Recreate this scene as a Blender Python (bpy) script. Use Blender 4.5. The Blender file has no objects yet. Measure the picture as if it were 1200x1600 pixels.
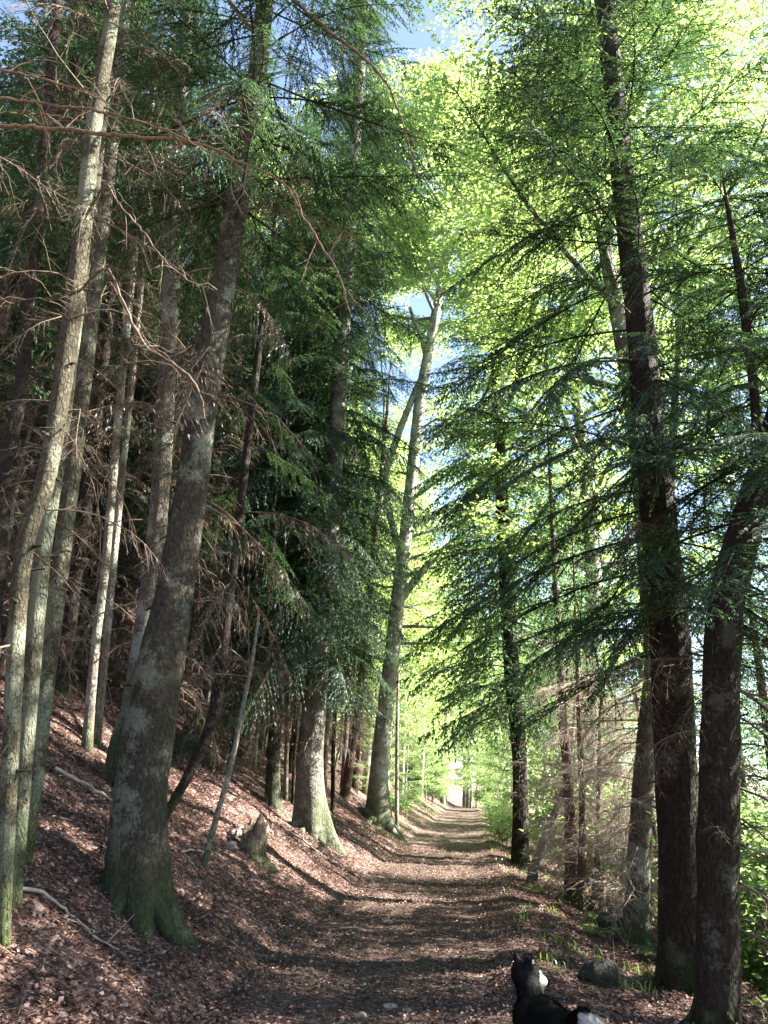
import bpy, math, random
import numpy as np

scene = bpy.context.scene
COL = scene.collection
R = math.radians

# ------------------------------------------------------------------ camera
cam_d = bpy.data.cameras.new('camera')
cam = bpy.data.objects.new('camera', cam_d)
COL.objects.link(cam)
cam_d.sensor_fit = 'VERTICAL'
cam_d.sensor_height = 24.0
cam_d.lens = 24.0 * 1155.0 / 1600.0
cam_d.clip_start = 0.05
cam_d.clip_end = 3000.0
from mathutils import Matrix, Vector
cam.matrix_world = (Matrix.Translation((0, 0, 1.5)) @ Matrix.Rotation(R(90 + 21), 4, 'X') @ Matrix.Rotation(R(3.0), 4, 'Z'))
scene.camera = cam

# ------------------------------------------------------------------ sky and sun
SUN_EL, SUN_AZ = 38.0, 84.0          # azimuth measured from +Y (the way the path runs) towards +X
world = bpy.data.worlds.new('World')
scene.world = world
world.use_nodes = True
wn = world.node_tree
wn.nodes.clear()
sky = wn.nodes.new('ShaderNodeTexSky')
sky.sky_type = 'NISHITA'
sky.sun_disc = False
sky.sun_elevation = R(SUN_EL)
sky.sun_rotation = R(SUN_AZ)
sky.air_density = 1.0
sky.dust_density = 1.2
sky.altitude = 700
bg = wn.nodes.new('ShaderNodeBackground')
bg.inputs['Strength'].default_value = 0.065
wo = wn.nodes.new('ShaderNodeOutputWorld')
wn.links.new(sky.outputs[0], bg.inputs['Color'])
wn.links.new(bg.outputs[0], wo.inputs['Surface'])
sun_d = bpy.data.lights.new('sun', 'SUN')
sun_d.energy = 5.0
sun_d.angle = R(0.53)
sun_d.color = (1.0, 0.965, 0.92)
sun = bpy.data.objects.new('sun', sun_d)
COL.objects.link(sun)
sdir = Vector((math.sin(R(SUN_AZ)) * math.cos(R(SUN_EL)), math.cos(R(SUN_AZ)) * math.cos(R(SUN_EL)), math.sin(R(SUN_EL))))
sun.rotation_euler = sdir.to_track_quat('Z', 'Y').to_euler()
sun.location = sdir * 60

vs = scene.view_settings
vs.view_transform = 'Standard'
vs.look = 'None'
vs.gamma = 1.0
vs.use_curve_mapping = False
vs.exposure = 3.1
try:
    vs.use_white_balance = True          # camera balanced for open shade
    vs.white_balance_temperature = 6900
    vs.white_balance_tint = 10
except Exception:
    pass
cy = scene.cycles
cy.max_bounces = 5
cy.diffuse_bounces = 3
cy.glossy_bounces = 2
cy.transmission_bounces = 5
cy.transparent_max_bounces = 4
cy.sample_clamp_indirect = 6.0
cy.caustics_reflective = False
cy.caustics_refractive = False
cy.use_denoising = True
try:
    cy.denoiser = 'OPENIMAGEDENOISE'
    cy.denoising_input_passes = 'RGB_ALBEDO_NORMAL'
except Exception:
    pass

# ------------------------------------------------------------------ measured trunk lines: (x, y, z, radius) in metres
TREES = {
 'A': [ (-2.31,5.47,0.51,0.049), (-2.73,5.47,2.93,0.066), (-2.71,5.47,3.78,0.074), (-2.80,5.47,5.11,0.080), (-2.92,5.47,6.38,0.077), (-3.06,5.47,7.72,0.076), (-3.15,5.47,9.09,0.075), (-3.33,5.47,10.89,0.073) ],
 'B': [ (-2.55,6.08,0.69,0.061), (-2.87,6.08,3.09,0.068), (-2.96,6.08,4.29,0.069), (-3.08,6.08,5.65,0.068), (-3.26,6.08,7.68,0.068), (-3.57,6.08,10.72,0.070) ],
 'C': [ (-2.77,6.63,0.85,0.070), (-2.79,6.63,1.33,0.072), (-2.96,6.63,3.25,0.077), (-3.15,6.63,5.58,0.073), (-3.32,6.63,7.50,0.065), (-3.49,6.63,9.27,0.062), (-3.73,6.63,11.58,0.059) ],
 'N': [ (-4.54,9.00,2.28,0.090), (-5.01,9.00,5.28,0.093), (-5.10,9.00,6.57,0.088), (-5.58,9.00,9.95,0.089), (-6.23,9.00,14.74,0.091) ],
 'D': [ (-3.30,10.50,2.34,0.149), (-3.38,10.50,5.03,0.144), (-3.68,10.50,8.03,0.142), (-4.07,10.50,11.52,0.133), (-4.46,10.50,15.45,0.128), (-4.86,10.50,19.64,0.127) ],
 'E': [ (-1.96,7.27,0.46,0.261), (-2.08,7.27,1.36,0.239), (-2.10,7.27,2.33,0.230), (-2.08,7.27,2.82,0.211), (-2.06,7.27,3.48,0.182), (-2.05,7.27,4.61,0.164), (-2.07,7.27,5.71,0.162), (-2.05,7.27,7.30,0.146), (-2.01,7.27,9.35,0.133), (-2.07,7.27,12.01,0.119), (-2.13,7.27,14.95,0.100) ],
 'P1': [ (-4.13,11.30,1.97,0.074), (-4.28,11.30,3.50,0.068), (-4.36,11.30,4.72,0.066), (-4.68,11.30,7.96,0.067), (-5.13,11.30,13.05,0.064) ],
 'P2': [ (-4.26,12.06,2.11,0.060), (-4.36,12.06,3.24,0.057), (-4.55,12.06,5.29,0.060), (-4.81,12.06,8.41,0.059), (-5.27,12.06,13.84,0.061) ],
 'Q': [ (-5.55,13.47,2.95,0.125), (-5.67,13.47,4.70,0.119), (-5.82,13.47,7.02,0.113), (-6.29,13.47,12.44,0.107), (-6.98,13.47,19.54,0.099) ],
 'R': [ (-2.64,10.34,1.06,0.058), (-2.35,10.34,1.72,0.067), (-2.15,10.34,2.47,0.078), (-2.15,10.34,3.61,0.077), (-2.15,10.34,5.35,0.067), (-2.18,10.34,8.76,0.053) ],
 'S': [ (-1.92,9.75,0.63,0.038), (-1.83,9.75,1.21,0.035), (-1.73,9.75,1.81,0.032), (-1.67,9.75,2.51,0.029), (-1.62,9.75,3.00,0.025), (-1.60,9.75,3.69,0.017) ],
 'T': [ (-2.02,16.66,1.25,0.161), (-2.08,16.66,2.20,0.137), (-2.13,16.66,3.96,0.128), (-2.23,16.66,7.77,0.116), (-2.41,16.66,15.38,0.098) ],
 'F': [ (-1.09,16.12,0.70,0.345), (-1.24,16.12,1.97,0.264), (-1.24,16.12,3.79,0.227), (-1.21,16.12,6.83,0.213), (-1.29,16.12,11.05,0.200), (-1.35,16.12,15.65,0.200), (-1.41,16.12,20.89,0.152), (-1.43,16.12,26.28,0.093) ],
 'G': [ (0.35,25.16,0.67,0.422), (0.29,25.16,2.34,0.309), (0.48,25.16,5.41,0.269), (0.70,25.16,8.78,0.237), (0.91,25.16,11.72,0.223), (1.06,25.16,14.35,0.219), (1.24,25.16,16.60,0.213), (1.53,25.16,18.68,0.205), (1.89,25.16,21.52,0.186), (2.22,25.16,25.25,0.125), (2.45,25.16,29.32,0.058) ],
 'Gr': [ (0.78,25.16,7.97,0.145), (1.25,25.16,8.69,0.135), (1.91,25.16,9.55,0.114), (2.81,25.16,10.33,0.092), (3.74,25.16,10.43,0.046) ],
 'Gl': [ (0.73,25.16,9.25,0.125), (-0.00,25.16,12.17,0.130), (0.30,25.16,14.03,0.133), (0.88,25.16,16.00,0.124), (1.33,25.16,17.77,0.102), (0.61,25.16,20.16,0.065) ],
 'U': [ (-0.81,25.97,1.36,0.168), (-0.68,25.97,2.72,0.150), (-0.52,25.97,4.18,0.131), (-0.39,25.97,7.76,0.115), (-0.13,25.97,14.13,0.087) ],
 'V': [ (1.01,27.72,0.53,0.077), (0.93,27.72,2.45,0.068), (0.86,27.72,4.66,0.058), (0.75,27.72,9.51,0.050) ],
 'W': [ (-1.11,19.78,1.01,0.071), (-1.15,19.78,2.40,0.065), (-1.17,19.78,4.32,0.059), (-1.21,19.78,8.06,0.054) ],
 'X': [ (-0.95,21.33,1.05,0.060), (-1.04,21.33,2.48,0.053), (-1.10,21.33,4.55,0.045), (-1.14,21.33,7.57,0.038) ],
 'Y': [ (-1.85,17.72,1.25,0.057), (-1.95,17.72,2.68,0.051), (-2.05,17.72,4.89,0.046), (-2.13,17.72,8.18,0.041) ],
 'Z': [ (-1.69,17.76,1.16,0.043), (-1.75,17.76,2.27,0.036), (-1.83,17.76,4.14,0.030) ],
 'H': [ (3.97,20.92,0.07,0.222), (4.00,20.92,2.38,0.198), (3.82,20.92,4.93,0.216), (3.64,20.92,8.71,0.201), (3.48,20.92,13.02,0.174), (3.34,20.92,17.98,0.143), (3.24,20.92,23.76,0.095), (3.17,20.92,28.05,0.050) ],
 'I1': [ (3.84,15.27,-0.08,0.130), (3.87,15.27,1.61,0.105), (3.81,15.27,3.16,0.090), (3.76,15.27,5.39,0.068), (3.72,15.27,7.57,0.043) ],
 'I2': [ (3.81,14.52,-0.09,0.079), (3.91,14.52,1.28,0.064), (3.92,14.52,2.74,0.049), (3.94,14.52,4.57,0.032) ],
 'Cv': [ (3.27,16.13,0.02,0.107), (3.38,16.13,0.45,0.089), (3.68,16.13,1.11,0.090), (3.97,16.13,1.73,0.079), (4.12,16.13,2.36,0.060), (4.26,16.13,3.27,0.034) ],
 'J': [ (3.70,11.35,-0.17,0.173), (3.93,11.35,1.63,0.152), (4.18,11.35,3.18,0.136), (4.51,11.35,5.01,0.103), (4.88,11.35,7.31,0.071), (5.24,11.35,9.95,0.041) ],
 'K': [ (3.33,8.80,-0.23,0.243), (3.43,8.80,1.29,0.233), (3.52,8.80,3.42,0.231), (3.51,8.80,5.07,0.218), (3.50,8.80,6.96,0.198), (3.48,8.80,8.91,0.184), (3.42,8.80,11.68,0.169), (3.39,8.80,14.68,0.162), (3.33,8.80,17.89,0.171) ],
 'L': [ (2.94,7.16,-0.30,0.178), (3.08,7.16,0.83,0.176), (3.22,7.16,1.89,0.174), (3.34,7.16,2.78,0.170), (3.47,7.16,3.48,0.170), (3.74,7.16,4.24,0.166), (4.11,7.16,5.11,0.152), (4.65,7.16,6.39,0.153), (5.43,7.16,8.38,0.135) ],
 'L2': [ (3.88,7.16,4.54,0.047), (4.04,7.16,5.61,0.049), (4.09,7.16,6.88,0.052), (4.09,7.16,7.80,0.043), (4.08,7.16,8.49,0.028), (4.07,7.16,9.11,0.008) ],
 'dead': [ (4.35,15.45,-0.14,0.060), (4.44,15.45,1.06,0.049), (4.55,15.45,2.47,0.038), (4.67,15.45,4.13,0.027) ],
}
BR = {
 'b1': [ (-3.32,4.20,6.06,0.0265), (-2.55,4.20,6.05,0.0240), (-2.11,4.20,6.02,0.0240), (-1.58,4.20,5.99,0.0192), (-1.23,4.20,5.84,0.0142), (-0.87,4.20,5.65,0.0140), (-0.65,4.20,5.28,0.0114), (-0.40,4.20,4.85,0.0111), (-0.30,4.20,4.54,0.0065) ],
 'b2': [ (-3.23,4.00,6.10,0.0163), (-2.52,4.00,6.06,0.0163), (-2.09,4.00,6.00,0.0139), (-1.70,4.00,5.87,0.0115), (-1.35,4.00,5.68,0.0068) ],
 'b3': [ (-3.65,4.40,6.95,0.0157), (-3.10,4.40,6.83,0.0156), (-2.77,4.40,6.74,0.0130), (-2.26,4.40,6.53,0.0077) ],
 'b4': [ (-3.68,4.60,6.65,0.0133), (-3.04,4.60,6.64,0.0106), (-2.63,4.60,6.58,0.0079) ],
 'c1': [ (-2.55,5.00,6.30,0.0221), (-2.44,5.00,6.16,0.0192), (-2.16,5.00,5.84,0.0189), (-1.89,5.00,5.51,0.0159), (-1.67,5.00,5.35,0.0131), (-1.45,5.00,5.27,0.0078) ],
 'c2': [ (-2.39,5.00,5.43,0.0237), (-2.20,5.00,5.12,0.0258), (-1.95,5.00,4.72,0.0277), (-1.72,5.00,4.57,0.0275), (-1.54,5.00,4.43,0.0272), (-1.45,5.00,4.28,0.0221), (-1.39,5.00,4.09,0.0121) ],
 'c3': [ (-2.49,5.20,5.19,0.0160), (-2.42,5.20,5.44,0.0136), (-2.14,5.20,5.02,0.0159), (-1.83,5.20,4.76,0.0130), (-1.64,5.20,4.87,0.0079) ],
 'e1': [ (-2.04,6.60,11.78,0.0469), (-1.56,6.60,11.13,0.0375), (-1.05,6.60,10.57,0.0326), (-0.62,6.60,10.15,0.0281), (-0.28,6.60,9.73,0.0237), (-0.06,6.60,9.16,0.0193), (0.17,6.60,8.27,0.0112) ],
 'e1b': [ (-0.58,6.60,10.09,0.0160), (0.04,6.60,9.75,0.0158), (0.67,6.60,9.31,0.0116) ],
 'e1c': [ (-0.03,6.60,9.11,0.0154), (0.45,6.60,8.73,0.0152), (1.13,6.60,8.05,0.0110) ],
 'e2': [ (-2.43,6.60,11.13,0.0333), (-2.07,6.60,10.56,0.0244), (-1.80,6.60,10.29,0.0202), (-1.57,6.60,10.02,0.0160), (-1.23,6.60,9.82,0.0119) ],
}

# ------------------------------------------------------------------ helpers
rng = np.random.default_rng(11)
random.seed(11)


class MB:
    """collects vertices and faces (tris or quads) with a material slot and makes ONE mesh"""
    def __init__(self):
        self.v, self.f, self.m, self.n = [], [], [], 0

    def add(self, V, F, mat=0):
        V = np.asarray(V, float).reshape(-1, 3)
        F = np.asarray(F, int)
        self.v.append(V)
        self.f.append(F + self.n)
        self.m.append(np.full(len(F), mat))
        self.n += len(V)

    def mesh(self, name, mats, smooth=False):
        V = np.concatenate(self.v)
        me = bpy.data.meshes.new(name)
        me.vertices.add(len(V))
        me.vertices.foreach_set('co', V.astype(np.float32).ravel())
        tot = np.concatenate([np.full(len(f), f.shape[1]) for f in self.f])
        lv = np.concatenate([f.ravel() for f in self.f])
        me.loops.add(len(lv))
        me.loops.foreach_set('vertex_index', lv.astype(np.int32))
        me.polygons.add(len(tot))
        st = np.concatenate([[0], np.cumsum(tot)[:-1]])
        me.polygons.foreach_set('loop_start', st.astype(np.int32))
        me.polygons.foreach_set('loop_total', tot.astype(np.int32))
        for mt in mats:
            me.materials.append(mt)
        me.polygons.foreach_set('material_index', np.concatenate(self.m).astype(np.int32))
        if smooth:
            me.polygons.foreach_set('use_smooth', np.ones(len(tot), bool))
        me.update(calc_edges=True)
        me.validate()
        return me

    def arrays(self):
        return self.v, self.f, self.m


def link(name, data, parent=None, loc=(0, 0, 0)):
    o = bpy.data.objects.new(name, data)
    COL.objects.link(o)
    o.location = loc
    if parent is not None:
        o.parent = parent
    return o


def tag(o, label=None, cat=None, group=None, kind=None):
    if label: o['label'] = label
    if cat: o['category'] = cat
    if group: o['group'] = group
    if kind: o['kind'] = kind
    return o


def thing(name, label, cat, loc, group=None, rz=0.0):
    o = link(name, None, None, loc)
    o.empty_display_size = 0.2
    o.rotation_euler = (0, 0, rz)
    return tag(o, label, cat, group)


def copy_tree(o, parent=None):
    c = o.copy()
    COL.objects.link(c)
    c.parent = parent
    for ch in list(o.children):
        copy_tree(ch, c)
    return c


def resample(P, step):
    """Catmull-Rom through polyline rows (x, y, z, r), about one row every step metres"""
    P = np.asarray(P, float)
    Q = np.vstack([2 * P[0] - P[1], P, 2 * P[-1] - P[-2]])
    out = []
    for i in range(1, len(Q) - 2):
        L = np.linalg.norm(Q[i + 1, :3] - Q[i, :3])
        n = max(1, int(round(L / step)))
        for k in range(n):
            t = k / n
            a, b, c, d = Q[i - 1], Q[i], Q[i + 1], Q[i + 2]
            out.append(0.5 * (2 * b + (c - a) * t + (2 * a - 5 * b + 4 * c - d) * t * t + (3 * b - a - 3 * c + d) * t ** 3))
    out.append(P[-1])
    out = np.array(out)
    out[:, 3] = np.maximum(out[:, 3], 0.0008)
    return out


def tube(P, n=8, wob=None, cap=True):
    """P rows (x, y, z, r) -> V, F of a round tube; wob(theta, i) scales the radius"""
    P = np.asarray(P, float)
    T = np.gradient(P[:, :3], axis=0)
    T /= np.linalg.norm(T, axis=1)[:, None] + 1e-9
    ref = np.array([0.0, 1, 0]) if abs(T[0, 1]) < 0.8 else np.array([1.0, 0, 0])
    A = np.cross(T, ref)
    A /= np.linalg.norm(A, axis=1)[:, None] + 1e-9
    B = np.cross(T, A)
    th = np.linspace(0, 2 * np.pi, n, endpoint=False)
    Rr = P[:, 3][:, None] * np.ones((1, n))
    if wob is not None:
        Rr = Rr * wob(th)
    V = P[:, None, :3] + Rr[:, :, None] * (np.cos(th)[None, :, None] * A[:, None] + np.sin(th)[None, :, None] * B[:, None])
    V = V.reshape(-1, 3)
    m = len(P)
    i = np.arange(m - 1)[:, None] * n
    j = np.arange(n)[None, :]
    j2 = (j + 1) % n
    F = np.stack([i + j, i + j2, i + n + j2, i + n + j], -1).reshape(-1, 4)
    return V, F


def rotz(a):
    c, s = math.cos(a), math.sin(a)
    return np.array([[c, -s, 0], [s, c, 0], [0, 0, 1.0]])


def roty(a):
    c, s = math.cos(a), math.sin(a)
    return np.array([[c, 0, s], [0, 1, 0], [-s, 0, c]])


def rotx(a):
    c, s = math.cos(a), math.sin(a)
    return np.array([[1, 0, 0], [0, c, -s], [0, s, c]])


_w = rng.normal(size=(40, 2))
_ph = rng.uniform(0, 6.28, 40)


def wav(x, y, lo, hi, n=10, o=0):
    """smooth pseudo-noise from sines with wavelengths lo..hi metres"""
    z = 0
    for k in range(n):
        w = _w[(k + o) % 40]
        w = w / np.linalg.norm(w) * 2 * np.pi / (lo * (hi / lo) ** (k / max(1, n - 1)))
        z = z + np.sin(w[0] * x + w[1] * y + _ph[(k + o) % 40])
    return z / math.sqrt(n)


# ------------------------------------------------------------------ terrain
def cen(y):
    return 0.128 * (y - 6.0)


def ground_z(x, y, bumps=True):
    x = np.asarray(x, float)
    y = np.asarray(y, float)
    u = x - cen(y)
    z = 0.013 * np.clip(y - 8, 0, 60)
    s = np.clip(-u - 1.2, 0, None)
    sl = np.minimum(s, 45)
    z = z + 0.45 * sl + 0.12 * sl * sl / (sl + 1.5)
    s = np.clip(u - 1.35, 0, None)
    z = z - 0.13 * np.minimum(s, 9) - 0.42 * np.clip(np.minimum(s, 9) - 2.4, 0, None) - 0.05 * np.clip(np.minimum(s, 60) - 9, 0, None)
    if bumps:
        away = np.clip(np.abs(u) - 0.9, 0, 1.0)
        z = z + 0.035 * away * wav(x, y, 0.5, 2.5, 10) + 0.10 * np.clip(np.abs(u) - 2, 0, 1) * wav(x, y, 2.5, 9, 8, 12)
        inp = np.clip(1 - (u / 1.5) ** 2, 0, 1)
        z = z - 0.07 * inp + 0.012 * wav(x, y, 0.3, 1.2, 10, 5) + 0.05 * np.exp(-((u - 1.45) / 0.3) ** 2)
        z = z + 0.025 * inp * np.sin(y * 2.1 + 0.6 * np.sin(x * 1.3))
    return z


# ------------------------------------------------------------------ materials
def newmat(name):
    m = bpy.data.materials.new(name)
    m.use_nodes = True
    nt = m.node_tree
    nt.nodes.clear()
    out = nt.nodes.new('ShaderNodeOutputMaterial')
    return m, nt, out


class NT:
    def __init__(self, nt):
        self.nt = nt

    def n(self, typ, **kw):
        nd = self.nt.nodes.new('ShaderNode' + typ)
        for k, v in kw.items():
            if k.startswith('_'):
                setattr(nd, k[1:], v)
        return nd

    def l(self, a, b):
        self.nt.links.new(a, b)

    def val(self, sock, v):
        if hasattr(v, 'links'):
            self.l(v, sock)
        else:
            sock.default_value = v

    def math(self, op, a, b=0.0, clamp=False):
        m = self.n('Math', _operation=op, _use_clamp=clamp)
        self.val(m.inputs[0], a)
        self.val(m.inputs[1], b)
        return m.outputs[0]

    def mix(self, f, a, b, blend='MIX'):
        m = self.n('MixRGB', _blend_type=blend)
        self.val(m.inputs[0], f)
        self.val(m.inputs[1], a if hasattr(a, 'links') else (*a, 1))
        self.val(m.inputs[2], b if hasattr(b, 'links') else (*b, 1))
        return m.outputs[0]

    def noise(self, vec, scale, detail=4, rough=0.6, dist=0.0):
        t = self.n('TexNoise')
        if vec is not None: self.l(vec, t.inputs['Vector'])
        t.inputs['Scale'].default_value = scale
        t.inputs['Detail'].default_value = detail
        t.inputs['Roughness'].default_value = rough
        t.inputs['Distortion'].default_value = dist
        return t.outputs['Fac']

    def ramp(self, f, stops):
        r = self.n('ValToRGB')
        el = r.color_ramp.elements
        while len(el) < len(stops): el.new(0.5)
        for e, (p, c) in zip(el, stops):
            e.position = p
            e.color = (*c, 1) if len(c) == 3 else c
        self.l(f, r.inputs[0])
        return r.outputs[0]

    def srange(self, f, a, b):
        m = self.n('MapRange', _interpolation_type='SMOOTHSTEP')
        self.val(m.inputs[0], f)
        m.inputs[1].default_value = a
        m.inputs[2].default_value = b
        return m.outputs[0]

    def bump(self, h, strength, dist, normal=None):
        b = self.n('Bump')
        b.inputs['Strength'].default_value = strength
        b.inputs['Distance'].default_value = dist
        self.l(h, b.inputs['Height'])
        if normal is not None: self.l(normal, b.inputs['Normal'])
        return b.outputs[0]

    def principled(self, col, rough, normal=None, spec=0.3):
        p = self.n('BsdfPrincipled')
        self.val(p.inputs['Base Color'], col if hasattr(col, 'links') else (*col, 1))
        self.val(p.inputs['Roughness'], rough)
        p.inputs['Specular IOR Level'].default_value = spec
        if normal is not None: self.l(normal, p.inputs['Normal'])
        return p.outputs[0]


def obj_coord(t, scale=(1, 1, 1)):
    tc = t.n('TexCoord')
    oi = t.n('ObjectInfo')
    off = t.math('MULTIPLY', oi.outputs['Random'], 37.0)
    ad = t.n('VectorMath', _operation='ADD')
    t.l(tc.outputs['Object'], ad.inputs[0])
    cb = t.n('CombineXYZ')
    t.l(off, cb.inputs[0]); t.l(off, cb.inputs[1])
    t.l(cb.outputs[0], ad.inputs[1])
    mp = t.n('Mapping')
    mp.inputs['Scale'].default_value = scale
    t.l(ad.outputs[0], mp.inputs['Vector'])
    return tc.outputs['Object'], ad.outputs[0], mp.outputs[0]


def bark_mat(name, dark, light, lichen, lichen_amt, moss_h, moss_col=(0.035, 0.06, 0.012), plate=(18, 18, 9), bump=0.9, rings=0.0):
    m, nt, out = newmat(name)
    t = NT(nt)
    raw, off, st = obj_coord(t, plate)
    vo = t.n('TexVoronoi', _feature='DISTANCE_TO_EDGE')
    wv = t.n('VectorMath', _operation='ADD')
    nz = t.n('TexNoise'); t.l(st, nz.inputs['Vector']); nz.inputs['Scale'].default_value = 0.8; nz.inputs['Detail'].default_value = 3
    sc = t.n('VectorMath', _operation='SCALE'); t.l(nz.outputs['Color'], sc.inputs[0]); sc.inputs[3].default_value = 1.3
    t.l(st, wv.inputs[0]); t.l(sc.outputs[0], wv.inputs[1])
    t.l(wv.outputs[0], vo.inputs['Vector']); vo.inputs['Scale'].default_value = 1.0
    crack = t.srange(t.math('ADD', vo.outputs['Distance'], t.math('MULTIPLY', t.math('SUBTRACT', t.noise(st, 5, 4, 0.7), 0.5), 0.35)), -0.05, 0.3)
    n1 = t.noise(st, 1.6, 6, 0.65)
    n2 = t.noise(off, 2.2, 5, 0.6)
    n3 = t.noise(off, 38, 4, 0.7)
    base = t.mix(t.srange(n1, 0.3, 0.7), dark, light)
    base = t.mix(t.math('MULTIPLY', t.math('SUBTRACT', 1.0, crack), 0.4), base, tuple(c * 0.5 for c in dark))
    lf = t.math('MULTIPLY', t.srange(t.math('ADD', n2, t.math('MULTIPLY', t.math('SUBTRACT', n3, 0.5), 0.35)), 0.60 - 0.2 * lichen_amt, 0.68 - 0.15 * lichen_amt), 0.85)
    base = t.mix(lf, base, lichen)
    sep = t.n('SeparateXYZ'); t.l(raw, sep.inputs[0])
    mh = t.math('ADD', sep.outputs[2], t.math('MULTIPLY', t.math('SUBTRACT', n2, 0.5), -moss_h * 2.6))
    mf = t.math('SUBTRACT', 1.0, t.srange(mh, moss_h * 0.35, moss_h * 1.05))
    mf = t.math('MULTIPLY', mf, t.srange(t.math('ADD', t.math('MULTIPLY', n3, 0.6), t.math('MULTIPLY', n1, 0.5)), 0.42, 0.66))
    mcol = t.mix(n3, tuple(c * 0.6 for c in moss_col), tuple(min(1, c * 1.7) for c in moss_col))
    base = t.mix(mf, base, mcol)
    h = t.math('ADD', t.math('MULTIPLY', crack, 0.4), t.math('ADD', t.math('MULTIPLY', n1, 0.6), t.math('MULTIPLY', n3, 0.35)))
    if rings:
        wx = t.n('TexWave', _bands_direction='Z'); t.l(off, wx.inputs['Vector']); wx.inputs['Scale'].default_value = 2.0
        wx.inputs['Distortion'].default_value = 6; wx.inputs['Detail'].default_value = 3
        h = t.math('ADD', h, t.math('MULTIPLY', wx.outputs['Fac'], rings))
    t.l(t.principled(base, 0.85, t.bump(h, bump, 0.035), 0.2), out.inputs['Surface'])
    return m


def leaf_mat(name, c0, c1, tr0, tr1, trans, gloss=0.08, rough=0.45):
    m, nt, out = newmat(name)
    t = NT(nt)
    g = t.n('NewGeometry')
    rp = g.outputs['Random Per Island']
    oi = t.n('ObjectInfo')
    f = t.math('ADD', t.math('MULTIPLY', rp, 0.75), t.math('MULTIPLY', oi.outputs['Random'], 0.25))
    d = t.n('BsdfDiffuse'); t.l(t.mix(f, c0, c1), d.inputs['Color'])
    tr = t.n('BsdfTranslucent'); t.l(t.mix(f, tr0, tr1), tr.inputs['Color'])
    ms = t.n('MixShader'); ms.inputs[0].default_value = trans
    t.l(d.outputs[0], ms.inputs[1]); t.l(tr.outputs[0], ms.inputs[2])
    gl = t.n('BsdfGlossy'); gl.inputs['Roughness'].default_value = rough
    gl.inputs['Color'].default_value = (0.9, 0.95, 1, 1)
    m2 = t.n('MixShader'); m2.inputs[0].default_value = gloss
    t.l(ms.outputs[0], m2.inputs[1]); t.l(gl.outputs[0], m2.inputs[2])
    t.l(m2.outputs[0], out.inputs['Surface'])
    return m


def simple_mat(name, c0, c1, scale, rough=0.85, bump=0.4, bdist=0.01, detail=6):
    m, nt, out = newmat(name)
    t = NT(nt)
    raw, off, st = obj_coord(t)
    n = t.noise(off, scale, detail, 0.65)
    t.l(t.principled(t.mix(t.srange(n, 0.3, 0.7), c0, c1), rough, t.bump(n, bump, bdist), 0.2), out.inputs['Surface'])
    return m


def ground_mat(name, cols, path=False):
    m, nt, out = newmat(name)
    t = NT(nt)
    tc = t.n('TexCoord')
    P = tc.outputs['Object']
    big = t.noise(P, 0.6, 4, 0.6)
    vo = t.n('TexVoronoi'); t.l(P, vo.inputs['Vector']); vo.inputs['Scale'].default_value = 24
    vo2 = t.n('TexVoronoi'); t.l(P, vo2.inputs['Vector']); vo2.inputs['Scale'].default_value = 55
    sep = t.n('SeparateColor'); t.l(vo.outputs['Color'], sep.inputs[0])
    sep2 = t.n('SeparateColor'); t.l(vo2.outputs['Color'], sep2.inputs[0])
    leaf = t.ramp(sep.outputs[0], cols)
    fine = t.noise(P, 60, 5, 0.7)
    soil = t.mix(fine, tuple(c * 0.5 for c in cols[0][1]), cols[1][1])
    mixf = t.srange(t.math('ADD', big, t.math('MULTIPLY', t.math('SUBTRACT', sep2.outputs[1], 0.5), 0.5)), 0.30 if not path else 0.42, 0.55 if not path else 0.75)
    col = t.mix(mixf, soil, leaf)
    h = t.math('ADD', t.math('MULTIPLY', sep.outputs[1], 0.6), t.math('ADD', t.math('MULTIPLY', vo.outputs['Distance'], -0.8), t.math('MULTIPLY', fine, 0.8)))
    t.l(t.principled(col, 0.9, t.bump(h, 0.8, 0.02), 0.15), out.inputs['Surface'])
    return m


def litter_mat(name, stops):
    m, nt, out = newmat(name)
    t = NT(nt)
    g = t.n('NewGeometry')
    c = t.ramp(g.outputs['Random Per Island'], stops)
    d = t.principled(c, 0.6, None, 0.35)
    tr = t.n('BsdfTranslucent'); t.l(c, tr.inputs['Color'])
    ms = t.n('MixShader'); ms.inputs[0].default_value = 0.15
    t.l(d, ms.inputs[1]); t.l(tr.outputs[0], ms.inputs[2])
    t.l(ms.outputs[0], out.inputs['Surface'])
    return m


M = {}
M['bark_fir'] = bark_mat('fir_bark', (0.055, 0.045, 0.034), (0.15, 0.125, 0.10), (0.22, 0.23, 0.19), 0.6, 0.5)
M['bark_big'] = bark_mat('big_fir_bark', (0.027, 0.023, 0.016), (0.075, 0.066, 0.048), (0.15, 0.16, 0.125), 0.45, 0.6, (0.03, 0.046, 0.013), (17, 17, 10), 0.9)
M['bark_spruce'] = bark_mat('spruce_bark', (0.038, 0.031, 0.019), (0.105, 0.096, 0.062), (0.17, 0.185, 0.13), 0.65, 0.5, (0.05, 0.075, 0.02), (26, 26, 14), 1.0)
M['bark_dark'] = bark_mat('dark_conifer_bark', (0.014, 0.010, 0.008), (0.045, 0.032, 0.025), (0.085, 0.085, 0.07), 0.25, 0.4, (0.03, 0.045, 0.012), (20, 20, 9), 1.0)
M['bark_beech'] = bark_mat('beech_bark', (0.17, 0.16, 0.135), (0.34, 0.325, 0.29), (0.42, 0.43, 0.38), 0.5, 1.5, (0.05, 0.08, 0.015), (2.5, 2.5, 4), 0.3, 0.25)
M['bark_grey'] = bark_mat('grey_fir_bark', (0.075, 0.068, 0.056), (0.20, 0.19, 0.165), (0.29, 0.30, 0.26), 0.5, 1.1, (0.035, 0.055, 0.013), (14, 14, 8), 0.8)
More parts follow.
